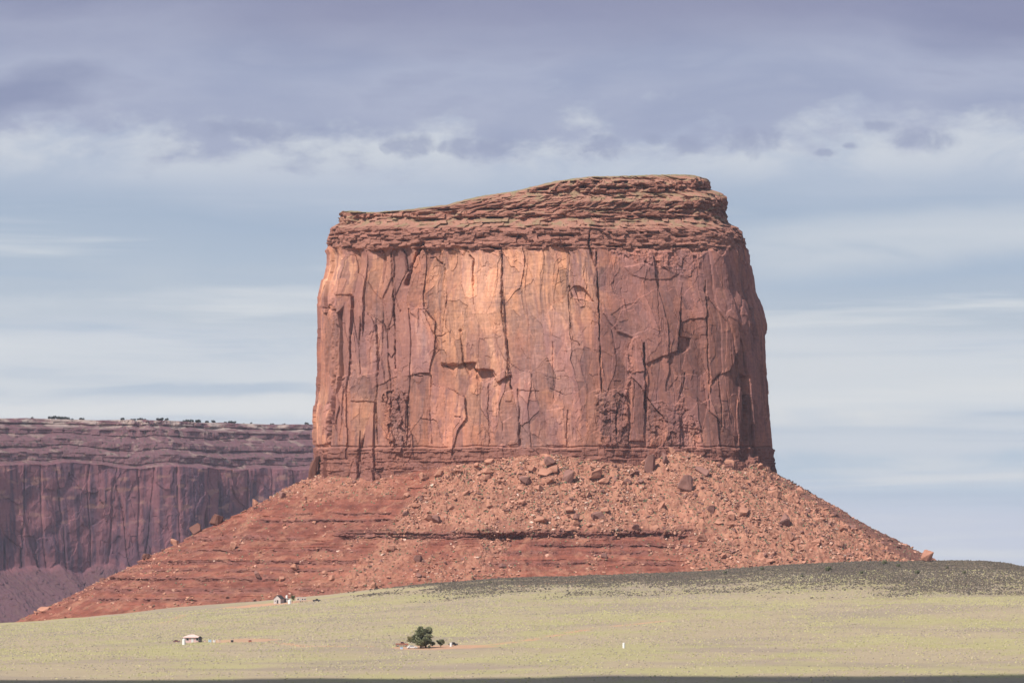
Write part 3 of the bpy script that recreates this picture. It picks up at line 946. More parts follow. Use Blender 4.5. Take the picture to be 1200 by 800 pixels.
def rubble_mask(px, py, X, Y):
    n = fbm(X / 20, Y / 20, 220, 4)
    # debris fans hang from the cliff: broad on the right, tongues in the middle, bare beds on the left
    r = sstep(px + 26 * n, 770, 860)
    mid = (1 - sstep(py + 14 * n, 612, 632)) * sstep(px + 30 * n, 480, 545)
    t1 = (1 - sstep(np.abs(px - (500 + (py - 600) * -0.9) + 14 * n), 16, 40)) * 0.8
    t2 = (1 - sstep(np.abs(px - (590 - (py - 620) * 0.8) + 14 * n), 10, 30)) * 0.7
    up = (1 - sstep(py + 10 * n, 575, 590)) * (1 - sstep(px, 420, 500)) * 0.6
    low = sstep(py + 10 * n, 640, 670) * sstep(px, 300, 420) * (1 - sstep(px, 560, 640)) * 0.45
    return np.clip(np.maximum.reduce([r, mid, t1, t2, up, low, 0.35 * sstep(n, -0.05, 0.35)]), 0, 1)


butte = build_butte()
TV, TR = build_talus(butte)
TPX = 600 + F * TV[:, 0] / TV[:, 1]
TPY = HY - F * TV[:, 2] / TV[:, 1]


# ------------------------------------------------------------------ the far mesa
def build_mesa():
    root = empty('mesa', (-400, 5200, 0))
    tag(root, 'long shaded red mesa behind the left side of the butte', 'mesa', None, 'structure')
    ctrl = [(-300, 7000), (-1300, 6800), (-1700, 6000), (-1500, 4700), (-1200, 4700), (-960, 4800), (-800, 4840), (-640, 4950), (-500, 4990), (-340, 5110),
            (-180, 5180), (-20, 5300), (60, 5500), (100, 6200)]
    C = ring(ctrl)
    P, N, S = resample(C, lambda c: np.where((c[:, 0] > -980) & (c[:, 0] < 10) & (c[:, 1] < 5400), 1.15, 16.0))
    cols = len(P)
    prof = np.array([(-95, -190), (-75, -150), (-8, -14), (-2, -4), (0, 0), (60, 3), (122, 7), (124, 12), (130, 24), (131, 22), (146, 26), (147, 32), (158, 50), (159, 47.5), (172, 51), (173, 57),
                     (186, 80), (187, 77), (200, 82), (201, 92), (209, 112), (210, 108), (219, 112), (221, 140)], float)
    pz = prof[:, 0]
    prof[:, 0] = np.where(pz <= 0, pz, np.where(pz <= 122, pz * 148 / 122, 148 + (pz - 122) * 73 / 99))
    zs = np.concatenate([np.arange(-95, 0, 2.2), np.arange(0, 221, 1.15)])
    Z = np.repeat(zs[:, None], cols, 1)
    SS = np.repeat(S[None, :], len(zs), 0)
    wob = 10 * fbm(S / 150, S * 0, 301, 3)[None, :]
    ins = np.interp((Z + 26 * fbm(SS / 60, Z * 0, 330, 4) * (1 - sstep(Z, -5, 60)) + wob * sstep(Z, 100, 150) * (1 - sstep(Z, 185, 215)) + 2 * fbm(SS / 40, Z / 50, 302, 2) * sstep(Z, 140, 150)).ravel(), prof[:, 0], prof[:, 1]).reshape(Z.shape)
    lowv = 26 * fbm(SS / 60, Z * 0, 330, 4)
    wall = sstep(Z + lowv, -12, 4) * (1 - sstep(Z + wob, 145, 151))
    capm = sstep(Z + wob, 146, 152)
    d = 20 * fbm(SS / 110, Z / 500, 303, 3) * (1 - 0.3 * capm)
    sw = SS + 22 * fbm(SS / 70, Z / 300, 304, 3)
    f1, f2, hid, ox, oy = voronoi(sw / 34, Z / 260, 305)
    d += wall * ((hid - 0.5) * 9 + ox * (hid - 0.5) * 7 + 5 * fbm(SS / 35, Z / 40, 331, 4) - 3.0 * np.exp(-((f2 - f1) / 0.06) ** 2))
    f1, f2, hid, ox, oy = voronoi((SS + 6 * fbm(SS / 20, Z / 20, 306, 3)) / 26, (Z + 8 * fbm(SS / 20, Z / 20, 307, 3)) / 55, 308)
    d += wall * (hid - 0.5) * 4.5
    f1, f2, hid, ox, oy = voronoi((SS + 3 * fbm(SS / 9, Z / 9, 309, 3)) / 10, Z / 20, 310)
    d += wall * (hid - 0.5) * 1.8
    d += wall * 0.8 * fbm(SS / 5, Z / 60, 311, 4)
    bed = np.floor(Z / 4.2 + 0.4 * np.sin(Z * 0.3))
    jt = np.floor(SS / (8 + 12 * hashf(bed, bed * 0, 312)) + 7 * hashf(bed, bed * 0, 313))
    d += capm * ((hashf(bed, bed * 0, 314) - 0.5) * 4 + (hashf(bed, jt, 315) - 0.5) * 4 + 7 * fbm(SS / 26, Z / 22, 316, 4))
    tal = 1 - sstep(Z + lowv, -12, 2)
    d += tal * (12 * fbm(SS / 50, Z / 60, 317, 3) + 6 * fbm(SS / 9, Z / 6, 318, 4) + 5 * fbm(SS / 4, Z / 3, 332, 3))
    X = P[None, :, 0] + N[None, :, 0] * (d - ins)
    Y = P[None, :, 1] + N[None, :, 1] * (d - ins)
    Zt = Z + (1.5 * fbm(SS / 30, Z * 0, 319, 4) * sstep(Z, 205, 221))
    rock = np.array([0.315, 0.135, 0.145])
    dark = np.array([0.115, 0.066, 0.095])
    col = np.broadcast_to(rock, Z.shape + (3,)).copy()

    def over(m, c):
        nonlocal col
        col = col * (1 - m[..., None]) + c * m[..., None]
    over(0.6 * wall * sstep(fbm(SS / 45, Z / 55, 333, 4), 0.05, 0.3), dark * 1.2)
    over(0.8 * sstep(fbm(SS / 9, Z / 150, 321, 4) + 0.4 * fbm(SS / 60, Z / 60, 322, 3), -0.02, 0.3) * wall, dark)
    over(0.6 * sstep(fbm(SS / 30, Z / 12, 323, 4), 0.15, 0.4) * wall * sstep(Z, 40, 90), np.array([0.50, 0.27, 0.20]))
    over(0.8 * capm, np.array([0.23, 0.12, 0.125]))
    over(capm * 0.75 * sstep(fbm(SS / 16, Z / 9, 324, 4), 0.16, 0.34), np.array([0.42, 0.29, 0.235]))
    over(capm * 0.8 * sstep(fbm(SS / 5, Z / 3, 325, 3), 0.2, 0.4), np.array([0.09, 0.09, 0.06]))
    over(sstep(Z, 203, 213) * 0.85 * sstep(fbm(SS / 26, Z / 8, 326, 4), -0.05, 0.15), np.array([0.62, 0.48, 0.39]))
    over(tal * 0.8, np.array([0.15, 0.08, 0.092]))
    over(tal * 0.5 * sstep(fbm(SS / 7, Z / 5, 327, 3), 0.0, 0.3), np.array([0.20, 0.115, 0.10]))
    V = np.stack([X, Y, Zt], -1)
    ctr = np.array([-800.0, 5900.0])
    tops = []
    for k in np.linspace(1, 0.02, 16)[1:]:
        xy = ctr + (V[-1, :, :2] - ctr) * k
        tops.append(np.column_stack([xy, 221 + 1.2 * fbm(xy[:, 0] / 40, xy[:, 1] / 40, 328, 3)]))
    V2 = np.concatenate([V, np.array(tops)])
    c2 = np.concatenate([col, np.broadcast_to(np.array([0.34, 0.23, 0.17]), (len(tops), cols, 3))])
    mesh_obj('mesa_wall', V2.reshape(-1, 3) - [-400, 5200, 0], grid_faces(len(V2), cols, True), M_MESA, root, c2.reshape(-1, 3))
    rim = V[-1]
    ppx = 600 + F * rim[:, 0] / rim[:, 1]
    return rim[(ppx > -15) & (ppx < 372) & (rim[:, 1] < 5600)]


MESA_RIM = build_mesa()


# ------------------------------------------------------------------ boulders and rubble
def hull_rock(seed, npts=13, flat=(1, 1, 1), bevel=True):
    r = np.random.default_rng(seed)
    bm = bmesh.new()
    p = r.normal(size=(npts, 3))
    p /= np.linalg.norm(p, axis=1)[:, None]
    p = np.sign(p) * np.abs(p) ** 0.65          # pushes points towards the corners of a block
    p *= 0.5 * np.array(flat) * r.uniform(0.82, 1.0, (npts, 1))
    for v in p:
        bm.verts.new(v)
    res = bmesh.ops.convex_hull(bm, input=bm.verts)
    junk = [g for g in res['geom_interior'] if isinstance(g, bmesh.types.BMVert)]
    bmesh.ops.delete(bm, geom=junk, context='VERTS')
    if bevel:
        bmesh.ops.bevel(bm, geom=list(bm.edges), offset=0.03, segments=1, affect='EDGES', clamp_overlap=True)
        bmesh.ops.subdivide_edges(bm, edges=[e for e in bm.edges if e.calc_length() > 0.3], cuts=2, use_grid_fill=True)
        for v in bm.verts:
            h = perlin(np.array([v.co.x * 5 + seed]), np.array([v.co.y * 5 + v.co.z * 7]), seed)[0]
            v.co += v.co.normalized() * h * 0.035
    bmesh.ops.triangulate(bm, faces=bm.faces)
    bmesh.ops.recalc_face_normals(bm, faces=bm.faces)
    bm.verts.index_update()
    V = np.array([v.co[:] for v in bm.verts])
    Fc = np.array([[l.index for l in f.verts] for f in bm.faces])
    bm.free()
    return V, Fc


def talus_at(px, py):
    k = np.argmin((TPX - px) ** 2 + (TPY - py) ** 2 + 1e-4 * TV[:, 1])
    return TV[k]


ROCK_DATA = {}


def rock_mesh(shape, mat):
    key = (shape, mat.name)
    if key not in ROCK_DATA:
        V, Fc = hull_rock(400 + shape, 12 + shape % 5)
        ROCK_DATA[key] = make_mesh('boulder', V, Fc, mat)
    return ROCK_DATA[key]


def put_boulder(loc, size, mat, label, group, shape, rot, name='boulder', sink=0.22, cat='boulder'):
    o = bpy.data.objects.new(name, rock_mesh(shape, mat))
    o.scale = size
    o.rotation_euler = rot
    o.location = (loc[0], loc[1], loc[2] + size[2] * (0.5 - sink))
    tag(o, label, cat, group)
    COL.objects.link(o)
    return o


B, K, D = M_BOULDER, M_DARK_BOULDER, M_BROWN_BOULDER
LANDMARKS = [  # px, py of the foot, width px, height px, material, tilt, label
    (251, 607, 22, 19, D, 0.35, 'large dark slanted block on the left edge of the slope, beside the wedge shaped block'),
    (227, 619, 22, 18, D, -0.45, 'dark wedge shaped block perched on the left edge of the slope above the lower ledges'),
    (273, 643, 14, 12, B, 0.2, 'pale rounded boulder standing out on the bare red left slope below the ledge'),
    (762, 553, 18, 31, K, 0.12, 'tall upright dark slab leaning against the foot of the cliff'),
    (778, 543, 11, 16, K, -0.1, 'short narrow dark block just right of the tall upright slab'),
    (786, 533, 16, 12, B, 0.1, 'pale square block topping the heap beside the upright slab'),
    (803, 575, 24, 26, K, 0.3, 'big rounded brown boulder below the square block, on the upper right scree'),
    (823, 556, 24, 12, K, 0.62, 'long tilted slab sliding down the upper right scree beneath the cliff'),
    (667, 565, 19, 21, K, 0.25, 'large blue grey varnished boulder in the rubble under the central cliff'),
    (697, 559, 25, 14, B, -0.35, 'broad pale slab tilted to the left beside the blue grey boulder'),
    (708, 566, 18, 9, B, -0.5, 'flat pale slab lying just below the broad tilted slab'),
    (644, 545, 18, 15, K, -0.65, 'steeply tilted dark slab at the top of the rubble, left of the blue grey boulder'),
    (571, 555, 17, 11, B, 0.1, 'rounded red boulder under the small arch of stacked blocks'),
    (573, 544, 14, 12, B, 0.5, 'small arch shaped block crowning the rubble against the cliff foot'),
    (676, 609, 12, 10, K, 0.2, 'isolated dark boulder just above the long central ledge'),
    (872, 604, 18, 14, B, 0.2, 'large pale block at the right end of the row of three on the right scree'),
    (857, 609, 16, 13, B, -0.2, 'shadowed block in the middle of the row of three on the right scree'),
    (833, 600, 16, 12, K, 0.15, 'dark block at the left end of the row of three on the right scree'),
    (918, 615, 22, 18, K, 0.4, 'wide dark slab half buried in the right scree'),
    (925, 633, 16, 13, B, 0.1, 'pale angular boulder below the wide half buried dark slab'),
    (822, 634, 18, 11, B, 0.15, 'flat topped pale block at the right end of the central ledge'),
    (709, 600, 14, 8, B, 0.0, 'flat pale stone with a dark block below it in the central rubble'),
    (612, 590, 13, 7, B, 0.05, 'small flat pale stone above the left part of the central ledge'),
    (502, 609, 15, 11, B, 0.2, 'pale block topping the debris tongue left of centre'),
    (520, 598, 12, 9, B, 0.3, 'pale block uphill of the debris tongue left of centre'),
    (438, 690, 14, 11, B, 0.2, 'rounded pink boulder resting at the foot of the slope on the edge of the grass'),
    (381, 672, 10, 7, B, 0.2, 'upper of the two pale stones side by side low on the red slope'),
    (388, 679, 10, 8, B, -0.3, 'lower of the two pale stones side by side low on the red slope'),
    (345, 668, 14, 8, B, 0.5, 'long pale stone lying aslant on the lower left slope'),
    (330, 680, 11, 7, B, 0.0, 'small pale stone below the long slanting one on the lower left slope'),
    (302, 678, 10, 12, K, -0.5, 'dark leaning slab on the lower left slope near the homestead'),
    (490, 657, 14, 11, K, 0.3, 'dark boulder in the debris below the left part of the central ledge'),
    (330, 583, 14, 10, K, -0.6, 'dark tilted slab high on the left slope near its skyline'),
    (292, 575, 14, 9, B, 0.3, 'pale block on the skyline of the left slope, above the dark slanted blocks'),
    (745, 620, 13, 9, K, 0.2, 'dark block resting on the right part of the central ledge'),
    (1032, 632, 14, 8, K, 0.3, 'dark outcrop block on the skyline of the right slope'),
    (905, 577, 12, 10, B, 0.2, 'pale boulder high on the right scree below the cliff corner'),
    (955, 600, 12, 9, B, 0.3, 'pale boulder near the shaded right edge of the slope'),
    (204, 634, 15, 9, B, 0.3, 'pale block on the left skyline below the wedge shaped block'),
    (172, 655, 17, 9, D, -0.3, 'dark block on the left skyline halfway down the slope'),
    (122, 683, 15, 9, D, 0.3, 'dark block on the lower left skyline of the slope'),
    (52, 716, 22, 9, B, 0.1, 'long pale slab at the far left toe of the slope beside the grass'),
    (985, 640, 16, 9, B, 0.2, 'low pale block near the right foot of the slope'),
]


def build_boulders():
    r = np.random.default_rng(77)
    n = 0
    taken = []
    for px, py, w, h, m, tilt, label in LANDMARKS:
        p = talus_at(px, py)
        s = p[1] / F
        taken.append((px, py - h / 2, w * 0.7))
        put_boulder(p, (0.84 * w * s, 0.76 * w * s, 1.05 * h * s), m, label, None, n % 14, (r.uniform(-.15, .15), tilt, r.uniform(0, 0.6)), sink=0.38 if n in (0, 1) else 0.22)
        n += 1
    p = talus_at(361, 541)
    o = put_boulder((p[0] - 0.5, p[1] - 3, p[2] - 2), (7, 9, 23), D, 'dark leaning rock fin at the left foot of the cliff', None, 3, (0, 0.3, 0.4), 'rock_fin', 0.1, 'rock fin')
    gx = (1087 - 600) * 2222 / F
    put_boulder((gx, 2222, float(ground_z(gx, 2222))), (8.2, 8, 9.6), B, 'lone cube shaped boulder standing on the right skyline past the slope', None, 8, (0.1, 0.3, 0.5), sink=0.12)
    # ordinary boulders: the largest 255 of the rest
    zones = {'right': ('angular sandstone boulder in the loose scree of the right slope', 'boulders in the right scree'),
             'mid': ('angular sandstone boulder in the rubble between cliff and central ledge', 'boulders in the central rubble'),
             'left': ('loose stone scattered over the banded red left slope', 'stones on the left slope'),
             'low': ('loose stone on the red slope under the central ledge', 'stones under the central ledge')}
    vis = (TPY < 690) & (TPX > 60) & (TPX < 1070) & (TPY < np.interp(TPX, CREST_PX, CREST_PY) - 3)
    w = (0.06 + TR ** 1.2) * vis * (1 + 2.5 * np.exp(-((TPX - 715) / 70) ** 2 - ((TPY - 565) / 22) ** 2)) * (1 - 0.9 * (TPY < np.interp(TPX, [893, 1066], [549, 653])) * (TPX > 900))
    w = w / w.sum()
    cand = r.choice(len(TV), 255, replace=False, p=w)
    for i in cand:
        p = TV[i]
        px, py = TPX[i], TPY[i]
        if any(abs(px - a) < c and abs(py - b) < c for a, b, c in taken):
            p = TV[r.choice(len(TV), p=w)]
            px, py = 600 + F * p[0] / p[1], HY - F * p[2] / p[1]
        z = 'right' if px > 800 else 'left' if px < 470 else 'mid' if py < 622 else 'low'
        sz = 2.4 * r.pareto(2.4) + 2.9
        sz = min(sz, 9.0) * (0.75 if z in ('left', 'low') else 1.0)
        put_boulder(p, (sz * r.uniform(.9, 1.5), sz * r.uniform(.8, 1.2), sz * r.uniform(.55, .95)), K if r.random() < 0.22 else B,
                    *zones[z], int(r.integers(0, 14)), (r.uniform(-.4, .4), r.uniform(-.4, .4), r.uniform(0, 6.28)))
    # the small stuff
    shapes = [hull_rock(900 + i, 9, bevel=False) for i in range(10)]
    chute = sstep(fbm((TPX - 650) / (11 + 0.1 * (TPY - 520)), TPY / 70, 231, 4), -0.15, 0.3) * 0.9 + 0.1
    w = (0.07 + TR) * (TPX > 40) * chute
    w = w / w.sum()
    count = 32000
    idx = r.choice(len(TV), count, p=w)
    Vs, Fs, Cs = [], [], []
    off = 0
    tones = np.array([[0.40, 0.20, 0.135], [0.33, 0.155, 0.105], [0.45, 0.25, 0.18], [0.18, 0.09, 0.075], [0.52, 0.36, 0.28]])
    for i in idx:
        V, Fc = shapes[r.integers(10)]
        sz = 0.6 + 0.7 * min(r.pareto(2.0), 3.2)
        a, b = r.uniform(0, 6.28), r.uniform(-.5, .5)
        ca, sa, cb, sb = math.cos(a), math.sin(a), math.cos(b), math.sin(b)
        R = np.array([[ca, -sa, 0], [sa, ca, 0], [0, 0, 1]]) @ np.array([[cb, 0, sb], [0, 1, 0], [-sb, 0, cb]])
        Vs.append((V * [sz * r.uniform(.9, 1.5), sz, sz * r.uniform(.5, .9)]) @ R.T + TV[i] + [0, 0, sz * 0.15])
        Fs.append(Fc + off)
        t = tones[r.choice(5, p=[.36, .3, .16, .14, .04])] * r.uniform(0.85, 1.15)
        Cs.append(np.broadcast_to(t, V.shape))
        off += len(V)
    o = mesh_obj('rubble', np.concatenate(Vs), np.concatenate(Fs), M_RUBBLE, None, np.concatenate(Cs))
    tag(o, 'loose broken sandstone rubble strewn down the slope under the cliff', 'rubble', None, 'stuff')


build_boulders()


# ------------------------------------------------------------------ vegetation
def foliage_material(name):
    m = bpy.data.materials.new(name)
    m.use_nodes = True
    q = NT(m.node_tree)
    b = q.n('ShaderNodeBsdfPrincipled')
    b.inputs['Roughness'].default_value = 0.9
    b.inputs['Specular IOR Level'].default_value = 0.1
    at = q.n('ShaderNodeAttribute', attribute_name='albedo')
    tc = q.n('ShaderNodeTexCoord')
    f = q.math('ADD', 0.75, q.math('MULTIPLY', q.noise(tc.outputs['Object'], 1.5, 3.0), 0.5))
    q.link(q.mix(1.0, at.outputs[0], q.xyz(f, f, f), 'MULTIPLY'), b.inputs['Base Color'])
    o = q.n('ShaderNodeOutputMaterial')
    q.link(b.outputs[0], o.inputs[0])
    return m


M_FOL = foliage_material('foliage')
M_BARK = principled('bark', (0.16, 0.115, 0.085), 0.9, 0.5, 3.0)


def tufts(pos, size, colr, r):
    """many small five sided mounds in one mesh"""
    n = len(pos)
    base = np.array([[math.cos(a), math.sin(a), -0.15] for a in np.linspace(0, 2 * math.pi, 5, endpoint=False)])
    mid = np.array([[0.8 * math.cos(a), 0.8 * math.sin(a), 0.5] for a in np.linspace(0.6, 0.6 + 2 * math.pi, 5, endpoint=False)])
    tpl = np.vstack([base, mid, [[0, 0, 0.95]]])
    V = np.repeat(tpl[None], n, 0) * (1 + r.uniform(-.35, .35, (n, 11, 3)))
    V = V * size[:, None, None] * np.stack([np.ones(n), np.ones(n), r.uniform(.7, 1.2, n)], 1)[:, None, :] + pos[:, None, :]
    f = []
    for i in range(5):
        j = (i + 1) % 5
        f += [[i, j, 5 + i], [j, 5 + j, 5 + i], [5 + i, 5 + j, 10]]
    Fc = (np.array(f)[None] + (np.arange(n) * 11)[:, None, None]).reshape(-1, 3)
    c = np.repeat(colr[:, None, :], 11, 1).reshape(-1, 3)
    return V.reshape(-1, 3), Fc, c


def build_scrub():
    r = np.random.default_rng(5)
    n = 110000
    Y = 1170 + (2250 - 1170) * np.sqrt(r.random(n) * (1 - 0.2) + 0.0)
    X = (r.random(n) - 0.5) * 1280 * Y / F
    dens = sstep(fbm(X / 40, Y / 60, 501, 4), -0.35, 0.35)
    keep = r.random(n) < 0.25 + 0.75 * dens
    for h, a, b in [(HOME_C + [10, 0, 0], 26, 34), (HOME_B + [-8, 4, 0], 30, 26), (HOME_A + [24, 2, 0], 18, 20)]:
        keep &= (((X - h[0]) / a) ** 2 + ((Y - h[1]) / b) ** 2 > 0.9)
    X, Y = X[keep], Y[keep]
    Z = ground_z(X, Y)
    kinds = np.array([[0.34, 0.31, 0.15], [0.30, 0.28, 0.145], [0.34, 0.28, 0.20], [0.25, 0.215, 0.17], [0.37, 0.335, 0.17]])
    pat = fbm(X / 60, Y / 80, 502, 4)
    k = np.clip((pat * 4 + 2 + r.normal(0, 1.0, len(X))).round().astype(int), 0, 4)
    c = kinds[k] * r.uniform(0.88, 1.1, (len(X), 1))
    V, Fc, cc = tufts(np.column_stack([X, Y, Z]), r.uniform(0.16, 0.5, len(X)), c, r)
    o = mesh_obj('scrub', V, Fc, M_FOL, None, cc)
    tag(o, 'dry olive and tan scrub covering the open plain', 'scrub', None, 'stuff')
    # darker brush on the rise at the foot of the slope
    n = 80000
    Y = r.uniform(1880, 2262, n)
    X = r.uniform(-110, 360, n)
    keep = r.random(n) < dark_scrub(X, Y) * 0.75
    X, Y = X[keep], Y[keep]
    Z = ground_z(X, Y)
    kinds = np.array([[0.078, 0.066, 0.053], [0.092, 0.078, 0.06], [0.112, 0.088, 0.068], [0.14, 0.115, 0.08]])
    c = kinds[r.choice(4, len(X), p=[.35, .3, .2, .15])] * r.uniform(0.8, 1.2, (len(X), 1))
    V, Fc, cc = tufts(np.column_stack([X, Y, Z]), r.uniform(0.25, 0.75, len(X)), c, r)
    o = mesh_obj('brush', V, Fc, M_FOL, None, cc)
    tag(o, 'dark grey green brush on the rise below the slope', 'brush', None, 'stuff')
    # weeds between the stones of the slope
    idx = r.choice(len(TV), 3800, p=(0.1 + TR) / (0.1 + TR).sum())
    p = TV[idx] + [0, 0, 0.1]
    c = np.array([[0.17, 0.17, 0.10], [0.21, 0.19, 0.11], [0.11, 0.13, 0.08]])[r.choice(3, len(p))]
    V, Fc, cc = tufts(p, r.uniform(0.35, 0.8, len(p)), c, r)
    o = mesh_obj('weeds', V, Fc, M_FOL, None, cc)
    tag(o, 'sparse green weeds between the stones of the rubble slope', 'weeds', None, 'stuff')


build_scrub()


def limb(bm_v, bm_f, pts, rad, sides=7):
    pts = np.array(pts, float)
    base = len(bm_v)
    for i, p in enumerate(pts):
        t = pts[min(i + 1, len(pts) - 1)] - pts[max(i - 1, 0)]
        t /= np.linalg.norm(t)
        a = np.cross(t, [0.3, 1, 0.1])
        a /= np.linalg.norm(a)
        b = np.cross(t, a)
        for s in range(sides):
            w = 2 * math.pi * s / sides
            bm_v.append(p + rad[i] * (a * math.cos(w) + b * math.sin(w)))
    for i in range(len(pts) - 1):
        for s in range(sides):
            s2 = (s + 1) % sides
            bm_f.append([base + i * sides + s, base + i * sides + s2, base + (i + 1) * sides + s2, base + (i + 1) * sides + s])


def leaf_cloud(clumps, n, leaf, tones, r):
    V, C = [], []
    for (cx, cy, cz, rad, tone) in clumps:
        k = int(n * rad ** 2)
        d = r.normal(size=(k, 3))
        d /= np.linalg.norm(d, axis=1)[:, None]
        p = d * rad * (r.random(k) ** 0.45)[:, None] * [1, 1, 0.8] + [cx, cy, cz]
        a = r.normal(size=(k, 3))
        a /= np.linalg.norm(a, axis=1)[:, None]
        b = np.cross(a, r.normal(size=(k, 3)))
        b /= np.linalg.norm(b, axis=1)[:, None]
        s = leaf * r.uniform(.6, 1.3, (k, 1))
        V.append(np.stack([p - a * s, p + b * s * 0.6, p + a * s, p - b * s * 0.6], 1).reshape(-1, 3))
        c = np.array(tones[tone]) * r.uniform(.75, 1.25, (k, 1))
        C.append(np.repeat(c, 4, 0))
    V = np.concatenate(V)
    return V, np.arange(len(V)).reshape(-1, 4), np.concatenate(C)


GREENS = [(0.16, 0.168, 0.092), (0.205, 0.21, 0.115), (0.12, 0.128, 0.072), (0.25, 0.25, 0.145)]


def tree(name, loc, height, width, label, cat, group=None, seed=1, bare=0.28, tones=GREENS, stems=1, extra=0):
    r = np.random.default_rng(seed)
    root = empty(name, loc)
    tag(root, label, cat, group)
    bv, bf = [], []
    clumps = []
    for st in range(stems):
        sx = (st - (stems - 1) / 2) * width * 0.22
        top = np.array([sx * 1.6 + r.normal(0, .04) * width, r.normal(0, .05) * width, height * 0.75])
        p0 = np.array([sx, 0, -0.3])
        limb(bv, bf, [p0, p0 * 0.5 + top * 0.5 * np.array([.7, 1, .7]), top], [0.045 * height, 0.032 * height, 0.012 * height])
        for i in range(6):
            a = i * 1.05 + r.uniform(-.3, .3)
            z0 = height * r.uniform(bare * 0.8, 0.5)
            e = np.array([sx + math.cos(a) * width * r.uniform(.22, .36), math.sin(a) * width * r.uniform(.22, .36), height * r.uniform(bare + 0.12, 0.82)])
            limb(bv, bf, [[sx, 0, z0], (e + [sx, 0, z0]) * np.array([.45, .45, .5]), e], [0.02 * height, 0.014 * height, 0.006 * height], 5)
            clumps.append((*e, width * r.uniform(.11, .17), int(r.integers(4))))
    for i in range(22 + extra):
        a = r.uniform(0, 6.28)
        rr = width * 0.40 * math.sqrt(r.random())
        cap = 0.46 * math.sqrt(max(0.05, 1 - (rr / (width * 0.46)) ** 2))
        z = height * (0.5 + 0.03 + r.uniform(-cap + bare * 0.6, cap * 0.92))
        clumps.append((math.cos(a) * rr, math.sin(a) * rr, z, width * r.uniform(.08, .15), int(r.integers(4))))
    mesh_obj('trunk', np.array(bv), np.array(bf), M_BARK, root)
    V, Fc, C = leaf_cloud(clumps, 420 / (width * 0.1) ** 2 * 0.35, width * 0.03, tones, r)
    mesh_obj('crown', V, Fc, M_FOL, root, C)
    return root


def copy_tree(o, parent=None):
    c = o.copy()
    COL.objects.link(c)
    c.parent = parent
    for ch in o.children:
        copy_tree(ch, c)
    return c


g = ground_hit(496, 759)
tree('cottonwood_tree', g, 10.0, 9.8, 'big round dark green tree standing in the dirt camp on the plain', 'tree', None, 11, 0.06, stems=2, extra=34)
g = ground_hit(516.5, 758)
tree('small_tree', g, 3.9, 4.2, 'small dark tree right of the big round tree in the camp', 'tree', None, 12, 0.3)
g = ground_hit(503, 760)
tree('shrub', g, 2.0, 1.6, 'low green shrub under the right side of the big round tree', 'shrub', None, 13, 0.05)
g = ground_hit(481, 752.5)
tree('shrub', g, 3.2, 4.0, 'pale yellow green shrub just left of the big round tree', 'shrub', None, 14, 0.05, [(0.22, 0.2, 0.1), (0.26, 0.23, 0.11), (0.2, 0.19, 0.1), (0.3, 0.25, 0.13)])
g = ground_hit(694, 673.5)
tree('shrub', g, 5.2, 7.2, 'dark round juniper bush at the foot of the red slope', 'shrub', None, 15, 0.02)
g = ground_hit(343, 705.5)
tree('small_tree', g, 5.4, 3.2, 'narrow green tree behind the grey shed below the butte', 'tree', None, 16, 0.25, [(0.1, 0.13, 0.06), (0.13, 0.17, 0.08), (0.09, 0.11, 0.05), (0.16, 0.19, 0.1)])
g = ground_hit(292, 706)
proto = tree('shrub', ground_hit(1037, 661), 2.6, 4.2, 'small dark bush on the brushy rise at the right', 'shrub', 'bushes on the brushy rise', 17, 0.02)
for px, py, s in [(971, 669, 1.2), (1075, 672, 0.9), (1053, 664, 0.8), (893, 668, 0.8), (1010, 672, 0.7), (1110, 666, 0.6), (1130, 672, 0.7), (940, 676, 0.6), (850, 672, 0.7), (830, 669, 0.6), (600, 680, 0.5), (575, 683, 0.45)]:
    o = copy_tree(proto)
    o.location = ground_hit(px, py)
    o.scale = (s, s, s)
    if px < 860:
        o['label'] = 'small dark bush along the edge of the brush under the red slope'
        o['group'] = 'bushes along the brush edge'
# junipers along the rim of the far mesa
jp = tree('juniper_tree', MESA_RIM[5], 6.0, 6.5, 'dark juniper on the rim of the far mesa', 'tree', 'junipers on the mesa rim', 18, 0.05, [(0.05, 0.06, 0.035), (0.07, 0.08, 0.045), (0.04, 0.05, 0.03), (0.08, 0.09, 0.05)])
rr = np.random.default_rng(19)
pw = np.clip(fbm(np.arange(len(MESA_RIM)) / 45.0, np.zeros(len(MESA_RIM)), 341, 4) + 0.12, 0.01, 1) ** 1.5
for k in range(70):
    i = int(rr.choice(len(MESA_RIM), p=pw / pw.sum()))
    o = copy_tree(jp)
    p = MESA_RIM[i]
    o.location = (p[0] + rr.uniform(-10, 0), p[1] + rr.uniform(1, 30), p[2] - 0.8)
    s = rr.uniform(.3, 1.15)
    o.scale = (s * rr.uniform(.9, 1.6), s, s)
    o.rotation_euler = (0, 0, rr.uniform(0, 6.28))


